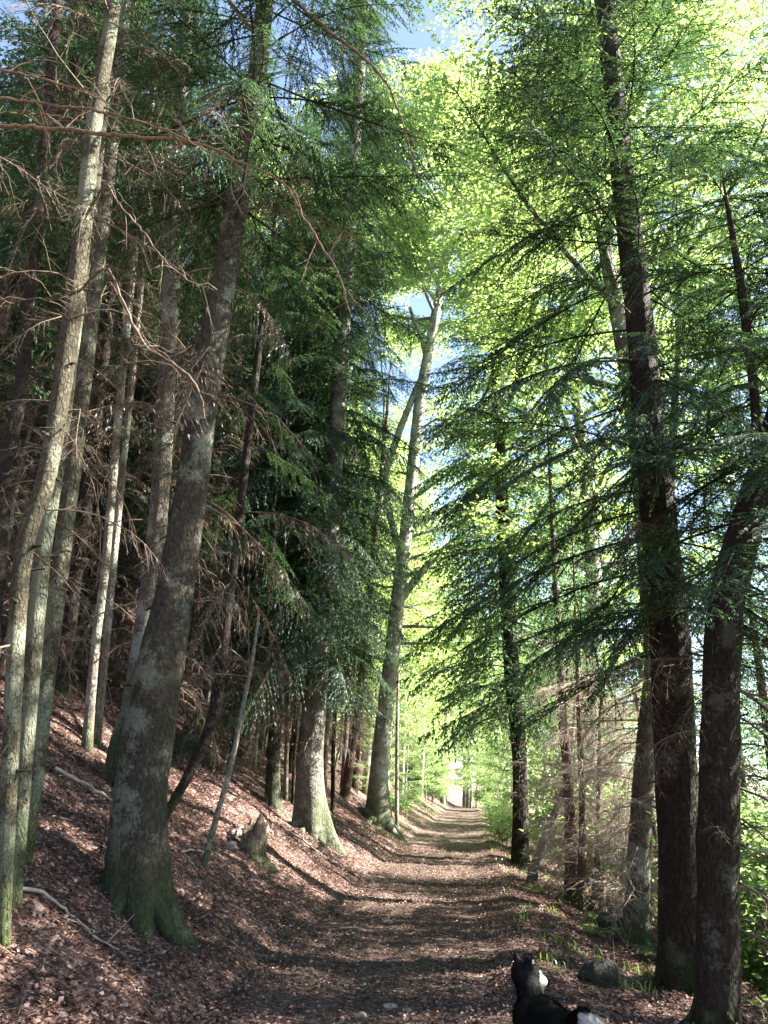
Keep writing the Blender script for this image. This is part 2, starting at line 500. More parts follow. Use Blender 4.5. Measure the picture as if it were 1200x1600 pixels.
M['bark_red'] = bark_mat('reddish_bark', (0.07, 0.04, 0.03), (0.17, 0.105, 0.08), (0.25, 0.23, 0.19), 0.3, 0.3)
M['bark_pale'] = bark_mat('pale_stem_bark', (0.13, 0.105, 0.08), (0.30, 0.26, 0.21), (0.34, 0.35, 0.28), 0.6, 0.5)
M['deadwood'] = simple_mat('dead_twig_wood', (0.06, 0.043, 0.031), (0.16, 0.122, 0.092), 12)
M['deadpale'] = simple_mat('bleached_twig_wood', (0.24, 0.19, 0.15), (0.42, 0.36, 0.30), 12)
M['redbranch'] = simple_mat('red_brown_branch_bark', (0.075, 0.052, 0.036), (0.20, 0.145, 0.10), 40)
M['rust'] = leaf_mat('dead_needles', (0.07, 0.045, 0.028), (0.17, 0.115, 0.075), (0.10, 0.06, 0.03), (0.2, 0.13, 0.07), 0.3, 0.05)
M['needle'] = leaf_mat('fir_needles', (0.019, 0.047, 0.030), (0.046, 0.088, 0.050), (0.05, 0.12, 0.035), (0.12, 0.22, 0.06), 0.32, 0.025, 0.55)
M['needle_lt'] = leaf_mat('spruce_needles_light', (0.036, 0.080, 0.044), (0.085, 0.150, 0.085), (0.13, 0.26, 0.09), (0.25, 0.41, 0.15), 0.45, 0.03, 0.55)
M['leaf'] = leaf_mat('beech_leaves', (0.050, 0.105, 0.030), (0.105, 0.165, 0.055), (0.31, 0.50, 0.11), (0.57, 0.71, 0.25), 0.62, 0.07, 0.4)
M['leaf_lt'] = leaf_mat('shrub_leaves', (0.065, 0.12, 0.03), (0.13, 0.19, 0.06), (0.26, 0.46, 0.11), (0.48, 0.66, 0.25), 0.55, 0.06, 0.45)
M['grass'] = leaf_mat('grass_blades', (0.07, 0.12, 0.02), (0.15, 0.20, 0.05), (0.2, 0.33, 0.04), (0.35, 0.45, 0.08), 0.45, 0.06, 0.5)
M['floor'] = ground_mat('forest_floor_litter', [(0.0, (0.028, 0.016, 0.013)), (0.35, (0.09, 0.051, 0.041)), (0.7, (0.20, 0.122, 0.102)), (1.0, (0.36, 0.26, 0.225))])
M['path'] = ground_mat('path_soil', [(0.0, (0.04, 0.027, 0.021)), (0.4, (0.105, 0.072, 0.057)), (0.75, (0.21, 0.148, 0.122)), (1.0, (0.36, 0.28, 0.24))], True)
M['meadow'] = ground_mat('meadow_turf', [(0.0, (0.03, 0.05, 0.012)), (0.4, (0.06, 0.10, 0.022)), (0.75, (0.09, 0.13, 0.03)), (1.0, (0.15, 0.17, 0.06))])
M['litter'] = litter_mat('fallen_beech_leaves', [(0.0, (0.025, 0.014, 0.011)), (0.4, (0.085, 0.047, 0.038)), (0.75, (0.19, 0.108, 0.088)), (0.95, (0.33, 0.215, 0.18)), (1.0, (0.46, 0.34, 0.30))])
M['rock'] = bark_mat('mossy_rock', (0.03, 0.03, 0.026), (0.075, 0.072, 0.06), (0.10, 0.105, 0.085), 0.4, 0.12, (0.03, 0.04, 0.014), (14, 14, 14), 1.0)
M['stone'] = simple_mat('pale_limestone', (0.13, 0.115, 0.10), (0.34, 0.30, 0.265), 14, 0.9, 0.9, 0.02)
M['rotwood'] = bark_mat('rotten_wood', (0.07, 0.047, 0.032), (0.23, 0.165, 0.115), (0.32, 0.27, 0.21), 0.5, 0.12, (0.04, 0.06, 0.015), (16, 16, 2.5), 1.0)
M['darkhole'] = simple_mat('hollow_shade_wood', (0.02, 0.015, 0.012), (0.05, 0.036, 0.027), 14)  # shade of the stump hollow put into its wood colour

# ------------------------------------------------------------------ the ground: forest floor, path and meadow share their edges
def seg(a, b, n):
    return np.linspace(a, b, n, endpoint=False)


us = np.concatenate([-np.geomspace(420, 14, 26)[:-1], seg(-14, -6, 40), seg(-6, -1.3, 60), seg(-1.3, 1.4, 44), seg(1.4, 5.6, 46), seg(5.6, 14, 34), np.geomspace(14, 420, 26)])
ys = np.concatenate([seg(-40, 0, 12), seg(0, 4, 16), seg(4, 18, 180), seg(18, 40, 120), seg(40, 80, 70), np.geomspace(80, 700, 34)])
UU, YY = np.meshgrid(us, ys)
edge = 0.10 * wav(YY * 0 + 3.1, YY, 0.7, 3.0, 8, 3) * np.exp(-((np.abs(UU) - 1.3) / 0.5) ** 2)
XX = cen(np.clip(YY, -40, 90)) + UU + edge
ZZ = ground_z(XX, YY)
GV = np.stack([XX, YY, ZZ], -1).reshape(-1, 3)
nu = len(us)
ii, jj = np.meshgrid(np.arange(len(ys) - 1), np.arange(nu - 1), indexing='ij')
GF = np.stack([ii * nu + jj, ii * nu + jj + 1, (ii + 1) * nu + jj + 1, (ii + 1) * nu + jj], -1).reshape(-1, 4)
um = ((us[:-1] + us[1:]) / 2)[None, :].repeat(len(ys) - 1, 0).ravel()
ym = ((ys[:-1] + ys[1:]) / 2)[:, None].repeat(nu - 1, 1).ravel()
for nm, sel, mt in (('forest_floor', (um < -1.3), 'floor'), ('path', (um >= -1.3) & (um < 1.4), 'path'), ('verge_ground', (um >= 1.4) & ((um < 5.6) | (ym > 52)), 'floor'), ('meadow', (um >= 5.6) & (ym <= 52), 'meadow')):
    mb = MB()
    F = GF[sel]
    ids, inv = np.unique(F, return_inverse=True)
    mb.add(GV[ids], inv.reshape(-1, 4))
    tag(link(nm, mb.mesh(nm, [M[mt]], True)), kind='structure')


# ------------------------------------------------------------------ vegetation templates
def rhombs(base, d, n, L, W, fold=0.0):
    """leaf-shaped quads: base points, direction d, normal n, length L, width W"""
    s = np.cross(n, d)
    s /= np.linalg.norm(s, axis=1)[:, None] + 1e-9
    L = np.asarray(L)[:, None]; W = np.asarray(W)[:, None]
    mid = base + d * L * 0.45
    up = n * W * fold
    V = np.stack([base, mid + s * W * 0.5 + up, base + d * L, mid - s * W * 0.5 + up], 1).reshape(-1, 3)
    k = np.arange(len(base))[:, None] * 4
    return V, k + np.array([[0, 1, 2, 3]])


def unit(a):
    return a / (np.linalg.norm(a, axis=-1, keepdims=True) + 1e-9)


def bough_arrays(L, seed, ds=0.10, dsub=0.055, sl=0.10, sw=0.024, droop=0.35, rise=0.05, hang=0.1, bare=0.12, wood=True, rw=0.014):
    """a flat spray of needle-bearing shoots along +X. returns (needle V, F), (wood V, F)"""
    r = np.random.default_rng(seed)
    n = 12
    t = np.linspace(0, 1, n)
    ax = np.stack([L * t * (1 - 0.08 * t), 0.10 * L * np.sin(2.2 * t + r.uniform(0, 6)) * t, L * (rise * t - droop * t ** 2 + 0.10 * droop * t ** 5)], 1)
    W = MB()
    P = np.column_stack([ax, np.linspace(rw, 0.003, n)])
    V, F = tube(P, 5)
    W.add(V, F)
    bs, dd, nn, ll, ww = [], [], [], [], []

    def pt(s):
        f = np.clip(s, 0, 1) * (n - 1)
        i = np.minimum(f.astype(int), n - 2)
        w = (f - i)[:, None]
        return ax[i] * (1 - w) + ax[i + 1] * w, unit(ax[i + 1] - ax[i])
    tt = np.arange(bare, 0.99, ds / L)
    for side in (-1, 1):
        t_ = tt + r.uniform(-0.4, 0.4, len(tt)) * ds / L
        p, tg = pt(t_)
        for k in range(len(t_)):
            s = min(0.99, t_[k])
            if r.random() < 0.16: continue
            ln = (0.40 * L * (1 - s) ** 0.85 * min(1, (s - bare + 0.10) / 0.22) + 0.10) * r.uniform(0.35, 1.15)
            a = side * R(r.uniform(36, 72))
            d0 = rotz(a) @ tg[k]
            m = max(3, int(ln / dsub))
            q = np.linspace(0, 1, m)
            lp = p[k] + d0 * (ln * q)[:, None]
            lp[:, 2] -= (hang + 0.15) * ln * q ** 2 * r.uniform(0.5, 1.6)
            lp[:, 0] += r.uniform(-0.05, 0.3) * ln * q ** 2
            lp[:, 1] += r.normal(0, 0.10) * ln * q ** 2
            if wood and ln > 0.16:
                V, F = tube(np.column_stack([lp[[0, m // 2, m - 1]], [0.0045, 0.003, 0.0015]]), 3)
                W.add(V, F)
            ld = unit(np.gradient(lp, axis=0))
            for sd in (-1, 1):
                b = lp + r.normal(0, 0.004, lp.shape)
                an = sd * np.radians(r.uniform(35, 62, m))
                c_, s_ = np.cos(an), np.sin(an)
                dv = np.stack([ld[:, 0] * c_ - ld[:, 1] * s_, ld[:, 0] * s_ + ld[:, 1] * c_, ld[:, 2] - hang * r.uniform(0.2, 2.0, m)], 1)
                bs.append(b); dd.append(unit(dv))
                nn.append(unit(np.array([0, 0, 1.0]) + r.normal(0, 0.42, (m, 3))))
                ll.append(sl * (0.45 + 0.75 * (1 - q)) * r.uniform(0.25, 1.35, m)); ww.append(sw * r.uniform(0.8, 1.3, m))
            bs.append(lp[-1:]); dd.append(ld[-1:]); nn.append(np.array([[0, 0, 1.0]])); ll.append(np.array([sl * 0.9])); ww.append(np.array([sw]))
            # needles along the lateral itself
            bs.append(lp[:-1]); dd.append(ld[:-1]); nn.append(unit(np.array([0, 0, 1.0]) + r.normal(0, 0.5, (m - 1, 3))))
            ll.append(np.full(m - 1, dsub * 1.5)); ww.append(np.full(m - 1, sw))
    bs, dd, nn, ll, ww = map(np.concatenate, (bs, dd, nn, ll, ww))
    nn = unit(nn - dd * (nn * dd).sum(1)[:, None])
    NV, NF = rhombs(bs, dd, nn, ll, ww)
    return (NV, NF), (np.concatenate(W.v), np.concatenate(W.f))


def bough_mesh(name, needles, bark, **kw):
    (NV, NF), (WV, WF) = bough_arrays(**kw)
    mb = MB()
    mb.add(NV, NF, 0)
    mb.add(WV, WF, 1)
    return mb.mesh(name, [needles, bark])


def dead_arrays(L, seed, rw=0.011, droop=0.45, dens=0.085, fine=True, sub=1.0):
    r = np.random.default_rng(seed)
    n = 9
    t = np.linspace(0, 1, n)
    ax = np.stack([L * t * (1 - 0.15 * t), 0.12 * L * np.sin(3 * t + r.uniform(0, 6)) * t, L * (0.12 * t - droop * t ** 2) + r.normal(0, 0.012 * L, n) * t], 1)
    mb = MB()
    V, F = tube(np.column_stack([ax, np.linspace(rw, 0.0025, n)]), 5)
    mb.add(V, F)
    for s in np.arange(0.12, 1.0, dens / L):
        f = s * (n - 1); i = min(int(f), n - 2); w = f - i
        p = ax[i] * (1 - w) + ax[i + 1] * w
        tg = unit(ax[i + 1] - ax[i])
        for sd in (-1, 1):
            if r.random() < 0.35: continue
            ln = (0.42 * L * (1 - s) + 0.10) * r.uniform(0.35, 1.1)
            d = rotz(sd * R(r.uniform(35, 75))) @ tg
            d[2] += r.uniform(-0.35, 0.1)
            e = p + d * ln
            e[2] -= 0.25 * ln
            md = p + d * ln * 0.5 + r.normal(0, 0.015, 3)
            V, F = tube(np.array([[*p, 0.004], [*md, 0.003], [*e, 0.0015]]), 3)
            mb.add(V, F)
            if fine:
                for q in np.arange(0.2, 1.0, 0.085 / ln):
                    b = p + (md - p) * min(1, 2 * q) if q < 0.5 else md + (e - md) * (2 * q - 1)
                    dv = unit(d + r.normal(0, 0.75, 3))
                    V, F = tube(np.array([[*b, 0.0025], [*(b + dv * r.uniform(0.06, 0.2) * sub), 0.0012]]), 3)
                    mb.add(V, F)
    return np.concatenate(mb.v), np.concatenate(mb.f)


def dead_mesh(name, mat, **kw):
    V, F = dead_arrays(**kw)
    mb = MB()
    mb.add(V, F)
    return mb.mesh(name, [mat])


FIR = [bough_mesh('fir_bough', M['needle'], M['bark_dark'], L=2.6, seed=20 + i, ds=0.07, dsub=0.036, sl=0.072, sw=0.016, droop=(0.30, 0.42, 0.22, 0.36)[i], hang=(0.12, 0.3, 0.1, 0.2)[i], bare=(0.15, 0.3, 0.2, 0.25)[i]) for i in range(4)]
DENSE = [bough_mesh('dense_fir_bough', M['needle'], M['bark_dark'], L=2.6, seed=40 + i, ds=0.07, dsub=0.042, sl=0.09, sw=0.019, droop=(0.40, 0.55, 0.32)[i], hang=(0.35, 0.55, 0.25)[i], bare=0.08) for i in range(3)]
LIGHT = [bough_mesh('spruce_bough', M['needle_lt'], M['bark_dark'], L=2.4, seed=60 + i, ds=0.13, dsub=0.08, sl=0.12, sw=0.036, droop=(0.25, 0.35, 0.42)[i], hang=(0.3, 0.5, 0.2)[i], bare=0.12) for i in range(3)]
RUST = [bough_mesh('rusty_bough', M['rust'], M['deadwood'], L=2.2, seed=70 + i, ds=0.12, dsub=0.075, sl=0.10, sw=0.02, droop=(0.4, 0.6, 0.3)[i], hang=(0.5, 0.7, 0.3)[i], bare=0.15) for i in range(3)]
DEAD = [dead_mesh('dead_branch', M['deadwood'], L=1.5, seed=80 + i, droop=(0.35, 0.6, 0.2, 0.8)[i]) for i in range(4)]
DEADP = [dead_mesh('bleached_branch', M['deadpale'], L=1.5, seed=90 + i, rw=0.012, droop=(0.3, 0.55, 0.15)[i], dens=0.06, sub=1.5) for i in range(3)]


def ext_down(P, d=0.6):
    P = np.asarray(P, float)
    dv = unit(P[1, :3] - P[0, :3])
    return np.vstack([[*(P[0, :3] - dv * d), P[0, 3]], P])


def trunk_mesh(name, P, mat, seg_n=18, step=0.12, flare=0.5, lobes=5, rough=0.05, seed=0, flare_h=0.4, down=0.6):
    """P relative to the base; the foot spreads into root lobes below the first point"""
    r = np.random.default_rng(seed)
    Q = resample(ext_down(P, down), step)
    h = Q[:, 2] - P[0][2]
    ph = r.uniform(0, 6.28, 8)

    def wob(th):
        k = np.exp(-np.clip(h, -0.3, None) / flare_h)[:, None]
        w = 1 + flare * k * (0.32 + 0.75 * np.cos(lobes * th + ph[0])[None, :] * (0.6 + 0.4 * np.cos(th + ph[1])[None, :]))
        w = w + rough * np.sin(3 * th[None, :] + ph[2] + 1.7 * h[:, None]) * 0.5
        w = w + rough * np.sin(5 * th[None, :] + ph[3] - 2.9 * h[:, None]) * 0.35 + rough * 0.3 * np.sin(2 * th[None, :] + ph[4] + 7.0 * h[:, None])
        w = w + r.normal(0, rough * 0.22, (len(h), len(th)))
        return np.maximum(w, 0.3)
    V, F = tube(Q, seg_n, wob)
    mb = MB()
    mb.add(V, F)
    return mb.mesh(name, [mat], True)


def rel(P):
    P = np.asarray(P, float).copy()
    b = P[0, :3].copy()
    P[:, :3] -= b
    return P, b


def on_axis(P, h):
    z = P[:, 2]
    return np.array([np.interp(h, z, P[:, k]) for k in range(4)])


def attach(root, P, meshes, nm, h0, h1, step, per, L0, L1, r, pitch=(-8, 12), Lref=2.6, az=None, skip=0.0, wid=1.0):
    """branches as parts: objects that share their mesh, seated on the trunk axis"""
    h = h0
    while h < h1:
        f = (h - h0) / max(1e-6, h1 - h0)
        p = on_axis(P, h)
        k0 = r.uniform(0, 6.28)
        for k in range(per):
            if r.random() < skip: continue
            a = k0 + k * 2 * np.pi / per + r.normal(0, 0.3) if az is None else R(r.uniform(*az))
            o = link(nm, meshes[r.integers(len(meshes))], root)
            L = (L0 + (L1 - L0) * f) * r.uniform(0.7, 1.15) / Lref
            o.location = (p[0] + math.cos(a) * p[3] * 0.7, p[1] + math.sin(a) * p[3] * 0.7, p[2] + r.uniform(-0.5, 0.5) * step)
            o.rotation_euler = (r.normal(0, 0.18), -R(r.uniform(*pitch)), a)
            o.scale = (L, L * r.uniform(0.85, 1.15) * wid, L)
        h += step * r.uniform(0.75, 1.25)


def tree(name, label, cat, key, mat, group=None, top=None, **kw):
    P, b = rel(TREES[key])
    root = thing(name, label, cat, tuple(b), group)
    if top:                                    # carry the trunk on above the measured part
        d = P[-1, :3] - P[-2, :3]
        d = d / np.linalg.norm(d)
        d = unit(d * 0.6 + np.array([0, 0, 0.4]))
        e = P[-1, :3] + d * max(0.5, top - P[-1, 2])
        P = np.vstack([P, [*((P[-1, :3] + e) / 2), P[-1, 3] * 0.6], [*e, 0.012]])
    link('trunk', trunk_mesh(name + '_trunk', P, mat, **kw), root)
    return root, P, b

# ------------------------------------------------------------------ left bank: the slender spruces and the big mossy fir
r = np.random.default_rng(5)
LIVE_HI = dict(pitch=(-25, 5))


def slender(key, name, label, mat, top, h_dead, h_live, L_live, group=None, seed=1, dead_n=1, cat='tree', live=FIR, lstep=0.55, dmeshes=DEAD, flare=0.25, rust=None):
    root, P, b = tree(name, label, cat, key, M[mat], group, top=top, seg_n=12, step=0.16, flare=flare, flare_h=0.22, seed=seed, lobes=4, down=1.5 if key in 'ND' else 0.6)
    rr = np.random.default_rng(seed)
    if h_dead: attach(root, P, dmeshes, 'dead_branch', h_dead[0], h_dead[1], h_dead[2], dead_n, 1.1, 1.5, rr, pitch=(-25, 15), Lref=1.5)
    if h_live: attach(root, P, live, 'bough', h_live[0], h_live[1], lstep, 3, L_live[0], L_live[1], rr, pitch=(-20, 10))
    if rust: attach(root, P, RUST, 'dead_branch', rust[0], rust[1], rust[2], 2, 1.8, 2.0, rr, pitch=(-30, 5), Lref=2.2)
    return root, P, b


treeA, PA, bA = slender('A', 'spruce_tree', 'green-lichened slender spruce nearest the left edge, drooping bare brown boughs', 'bark_spruce', 17, (1.6, 10, 0.5), (11.5, 16, 0), (1.7, 0.7), seed=1)
slender('B', 'spruce_tree', 'middle of three slender lichened spruce stems close together at left edge', 'bark_spruce', 17, (2.0, 10, 0.5), (12, 16, 0), (1.7, 0.7), seed=2)
slender('C', 'spruce_tree', 'darker spruce stem on the inner side of the three at left edge', 'bark_spruce', 18, (2.0, 10, 0.5), (12, 17, 0), (1.8, 0.7), seed=3)
slender('N', 'spruce_tree', 'dark leaning spruce stem high at left edge behind the lichened trio', 'bark_dark', 20, (2.0, 9, 0.6), (6, 19, 0), (2.0, 0.7), seed=4)
slender('D', 'spruce_tree', 'pale-flecked spruce rising directly behind the big mossy trunk', 'bark_fir', 24, (2.0, 9, 0.5), (8.0, 23, 0), (2.4, 0.8), seed=5, rust=(5, 8, 1.0))
slender('P1', 'spruce_tree', 'left of two thin pale-lit spruce stems up the bank', 'bark_pale', 18, (1.5, 8, 0.6), (8.5, 17, 0), (1.5, 0.6), seed=6)
slender('P2', 'spruce_tree', 'right of two thin pale-lit spruce stems up the bank', 'bark_pale', 18, (1.5, 8, 0.6), (9, 17, 0), (1.5, 0.6), seed=7)
slender('Q', 'spruce_tree', 'dark spruce stem beyond the pale pair high on the bank', 'bark_dark', 22, (2.0, 9, 0.6), (7, 21, 0), (2.2, 0.7), seed=8, rust=(4, 7, 1.2))
slender('T', 'fir_tree', 'stocky moss-footed trunk between the leaning poles and the dense fir', 'bark_big', 18, (3.0, 8, 0.6), (3.6, 17, 0), (2.8, 0.8), seed=9, flare=0.4, rust=(2.4, 4.5, 0.6))
slender('U', 'spruce_tree', 'reddish trunk leaning right on the bank beside the grey beech', 'bark_red', 17, (1.5, 7, 0.5), (7, 16, 0), (1.6, 0.6), seed=10)
for k, (key, lab) in enumerate((('W', 'thin pole-like stem with pale lit side just right of the dense fir'), ('X', 'thin dark pole standing between dense fir and red leaning trunk'), ('Y', 'thin pole with pale edge just left of the dense fir trunk'), ('Z', 'thinnest pole almost touching the dense fir trunk on its left'), ('V', 'thin dark pole at the right foot of the grey beech'))):
    slender(key, 'young_spruce', lab, 'bark_dark' if k % 2 else 'bark_pale', {'W': 11, 'X': 10, 'Y': 11, 'Z': 7, 'V': 12}[key], (1.2, 6, 0.45), (5.5, 10, 0) if key != 'Z' else None, (1.1, 0.4), seed=20 + k, flare=0.15)

rootE, PE, bE = tree('fir_tree', 'big fir with moss-green root flare and lichened bark on left bank', 'tree', 'E', M['bark_big'], None, top=27, seg_n=30, step=0.09, flare=0.42, lobes=5, rough=0.05, seed=33, flare_h=0.33)
attach(rootE, PE, DEAD, 'dead_branch', 2.2, 9.5, 0.33, 1, 1.3, 1.9, r, pitch=(-35, 5), Lref=1.5)
attach(rootE, PE, RUST, 'dead_branch', 4.2, 9.5, 0.9, 1, 1.5, 2.2, r, pitch=(-30, 0), Lref=2.2)
attach(rootE, PE, FIR, 'bough', 7.6, 12, 0.4, 4, 2.6, 3.0, r, pitch=(-20, 8))
attach(rootE, PE, FIR, 'bough', 12, 26, 0.55, 4, 3.0, 0.8, r, pitch=(-20, 8))

slender('R', 'leaning_pole', 'dark crooked pole leaning right, slanting out behind the big mossy trunk', 'bark_dark', 11, (2.5, 8, 0.7), (3.6, 10.5, 0), (2.0, 0.8), seed=31, flare=0.1, rust=(2.6, 4.5, 0.7))
slender('S', 'leaning_sapling', 'bare pale sapling leaning right on the bank by the broken stump', 'bark_pale', None, (0.9, 3.0, 0.3), None, None, seed=32, flare=0.5)

# dense dark fir and the tall grey beech beyond it
rootF, PF, bF = tree('fir_tree', 'dense dark fir with moss on its foot at the path bend', 'tree', 'F', M['bark_grey'], None, top=27.5, seg_n=26, step=0.12, flare=0.55, lobes=4, seed=41, flare_h=0.45)
attach(rootF, PF, DENSE, 'bough', 3.0, 9, 0.36, 5, 2.5, 2.5, r, pitch=(-24, 4))
attach(rootF, PF, DENSE, 'bough', 9, 27, 0.45, 5, 2.5, 0.7, r, pitch=(-18, 8))
attach(rootF, PF, DENSE, 'bough', 3.2, 16, 0.5, 2, 3.6, 3.0, r, pitch=(-22, 4), az=(120, 260))
attach(rootF, PF, DEAD, 'dead_branch', 1.8, 3.6, 0.2, 2, 1.5, 1.9, r, pitch=(-30, 0), Lref=1.5)


def beech_crown(P, h0, h1, Rm, nl, seed, leaf=0.10, elev=(15, 45), sec_step=0.7, tw_step=0.34, lstep=0.06, low=0.6, az=None):
    """limbs (list of polylines) and leaf arrays of a broad-leaved crown grown on trunk axis P"""
    q = np.random.default_rng(seed)
    limbs, wood, lv = [], MB(), []
    for k in range(nl):
        f = (k + q.uniform(0, 1)) / nl
        h = h0 + (h1 - h0) * f
        p = on_axis(P, h)
        a = k * 2.399 + q.normal(0, 0.4) if az is None else R(q.uniform(*az))
        L = Rm * (low + (1 - low) * math.sin(min(1, f * 1.7) * math.pi / 2)) * (1 - 0.75 * max(0, f - 0.45) / 0.55) * q.uniform(0.8, 1.15)
        el = R(q.uniform(*elev)) + 0.5 * f
        n = 7
        t = np.linspace(0, 1, n)
        hor = np.array([math.cos(a), math.sin(a), 0])
        side = np.array([-hor[1], hor[0], 0])
        pts = p[:3] + hor * (L * math.cos(el) * t)[:, None] + np.array([0, 0, 1]) * (L * math.sin(el) * (t - 0.35 * t * t))[:, None] + side * (0.12 * L * np.sin(2.5 * t + q.uniform(0, 6)) * t)[:, None]
        r0 = min(p[3] * 0.5, 0.02 + 0.014 * L)
        limbs.append(np.column_stack([pts, np.linspace(r0, 0.008, n)]))
        for s in np.arange(0.22, 1.01, sec_step / max(L, 0.5)):
            i = min(int(s * (n - 1)), n - 2); w = s * (n - 1) - i
            b = pts[i] * (1 - w) + pts[i + 1] * w
            tg = unit(pts[i + 1] - pts[i])
            for sd in (-1, 1):
                ln = (0.42 * L * (1 - s) + 0.7) * q.uniform(0.6, 1.15)
                d = rotz(sd * R(q.uniform(30, 65))) @ tg
                d = unit(d + np.array([0, 0, q.uniform(-0.25, 0.25)]))
                e = b + d * ln
                V, F = tube(np.array([[*b, 0.014], [*((b + e) / 2 + q.normal(0, 0.04, 3)), 0.009], [*e, 0.004]]), 3)
                wood.add(V, F)
                for tq in np.arange(0.12, 1.0, tw_step / ln):
                    tb = b + (e - b) * tq
                    for s2 in (-1, 1):
                        tl = q.uniform(0.35, 0.85)
                        td = rotz(s2 * R(q.uniform(25, 70))) @ d
                        td = unit(td * np.array([1, 1, 0.5]) + np.array([0, 0, q.uniform(-0.35, 0.15)]))
                        m = int(tl / lstep) + 1
                        x = np.linspace(0.1, 1, m)
                        lb = tb + td * (tl * x)[:, None]
                        lb[:, 2] -= 0.18 * tl * x ** 2
                        an = np.where(np.arange(m) % 2, 1, -1) * np.radians(q.uniform(25, 75, m))
                        c_, s_ = np.cos(an), np.sin(an)
                        ld = np.stack([td[0] * c_ - td[1] * s_, td[0] * s_ + td[1] * c_, np.full(m, td[2]) + q.normal(-0.15, 0.3, m)], 1)
                        lv.append(np.column_stack([lb + q.normal(0, 0.03, lb.shape), unit(ld)]))
    A = np.concatenate(lv)
    m = len(A)
    nn = unit(np.array([0, 0, 1.0]) + q.normal(0, 0.5, (m, 3)))
    nn = unit(nn - A[:, 3:] * (nn * A[:, 3:]).sum(1)[:, None])
    LV, LF = rhombs(A[:, :3], A[:, 3:], nn, leaf * q.uniform(0.45, 1.3, m), leaf * 0.62 * q.uniform(0.6, 1.3, m), 0.15)
    return limbs, wood, (LV, LF)


def dress_beech(root, P, mats, **kw):
    limbs, wood, (LV, LF) = beech_crown(P, **kw)
    for lb in limbs:
        V, F = tube(resample(lb, 0.35), 7)
        mb = MB(); mb.add(V, F)
        link('limb', mb.mesh('limb', [M[mats[0]]], True), root)
    mb = MB()
    mb.add(LV, LF, 0)
    mb.add(np.concatenate(wood.v), np.concatenate(wood.f), 1)
    link('crown', mb.mesh('beech_crown', [M[mats[1]], M[mats[0]]]), root)


rootG, PG, bG = tree('beech_tree', 'tall pale grey beech with mossy foot leaning over the path bend', 'tree', 'G', M['bark_beech'], None, top=31, seg_n=26, step=0.18, flare=0.45, lobes=5, rough=0.04, seed=51, flare_h=0.5)
for key in ('Gr', 'Gl'):
    Q = np.array(TREES[key]); Q[:, :3] -= bG
    V, F = tube(resample(Q, 0.3), 12)
    mb = MB(); mb.add(V, F)
    link('limb', mb.mesh('beech_limb', [M['bark_beech']], True), rootG)
dress_beech(rootG, PG, ('bark_beech', 'leaf'), h0=18.5, h1=31, Rm=7.4, nl=46, seed=52, leaf=0.155, sec_step=0.45, tw_step=0.26, lstep=0.062)
# low drooping sprays of the same beech, below its main crown
limbs, wood, (LV, LF) = beech_crown(PG, 5.0, 15.5, 4.6, 18, 53, leaf=0.14, elev=(-5, 20), sec_step=0.55, tw_step=0.3, lstep=0.07, az=(-35, 130))
mb = MB(); mb.add(LV, LF, 0); mb.add(np.concatenate(wood.v), np.concatenate(wood.f), 1)
for lb in limbs: mb.add(*tube(lb, 6), 1)
link('lower_crown', mb.mesh('beech_lower_crown', [M['leaf'], M['bark_beech']]), rootG)

# ------------------------------------------------------------------ right side of the path
rootK, PK, bK = tree('fir_tree', 'tall dark fir trunk with drooping boughs, left of two at right edge', 'tree', 'K', M['bark_dark'], None, top=24, seg_n=28, step=0.10, flare=0.25, lobes=5, rough=0.06, seed=61, flare_h=0.3)
attach(rootK, PK, DEAD, 'dead_branch', 1.9, 5.2, 0.22, 2, 1.0, 1.6, r, pitch=(-35, 20), Lref=1.5)
attach(rootK, PK, FIR, 'bough', 3.6, 9, 0.36, 4, 3.0, 3.2, r, pitch=(-22, 8), skip=0.1)
attach(rootK, PK, FIR, 'bough', 9, 23.5, 0.42, 5, 3.3, 0.9, r, pitch=(-14, 16))

rootL, PL, bL = tree('fir_tree', 'dark fir trunk bending away to the right, nearest on right edge', 'tree', 'L', M['bark_dark'], None, top=14, seg_n=26, step=0.10, flare=0.25, lobes=4, rough=0.07, seed=62, flare_h=0.3)
Q = np.array(TREES['L2']); Q[:, :3] -= bL
Q = np.vstack([[*on_axis(PL, 4.5)[:3], 0.06], Q])
V, F = tube(resample(Q, 0.2), 10)
mb = MB(); mb.add(V, F)
link('side_stem', mb.mesh('fir_side_stem', [M['bark_dark']], True), rootL)
attach(rootL, Q[1:], FIR, 'bough', 5.2, 9.6, 0.36, 4, 2.5, 1.2, r, pitch=(-20, 8))
attach(rootL, PL, FIR, 'bough', 3.6, 13.5, 0.4, 3, 2.6, 1.2, r, pitch=(-20, 10), skip=0.15)
attach(rootL, PL, DEAD, 'dead_branch', 0.9, 4.0, 0.14, 1, 1.5, 2.2, r, pitch=(-32, 5), Lref=1.5, az=(-40, 60))
attach(rootL, PL, DEAD, 'dead_branch', 1.8, 3.6, 0.3, 1, 0.8, 1.2, r, pitch=(-30, 10), Lref=1.5, az=(150, 300))

rootJ, PJ, bJ = tree('fir_tree', 'pale lit trunk leaning right just behind the two dark trunks', 'tree', 'J', M['bark_fir'], None, top=15, seg_n=20, step=0.12, flare=0.45, lobes=4, seed=63, flare_h=0.3)
attach(rootJ, PJ, DEADP, 'dead_branch', 0.7, 4.0, 0.22, 2, 1.2, 1.8, r, pitch=(-25, 10), Lref=1.5)
attach(rootJ, PJ, LIGHT, 'bough', 4.0, 14.5, 0.5, 3, 2.2, 0.6, r, Lref=2.4)

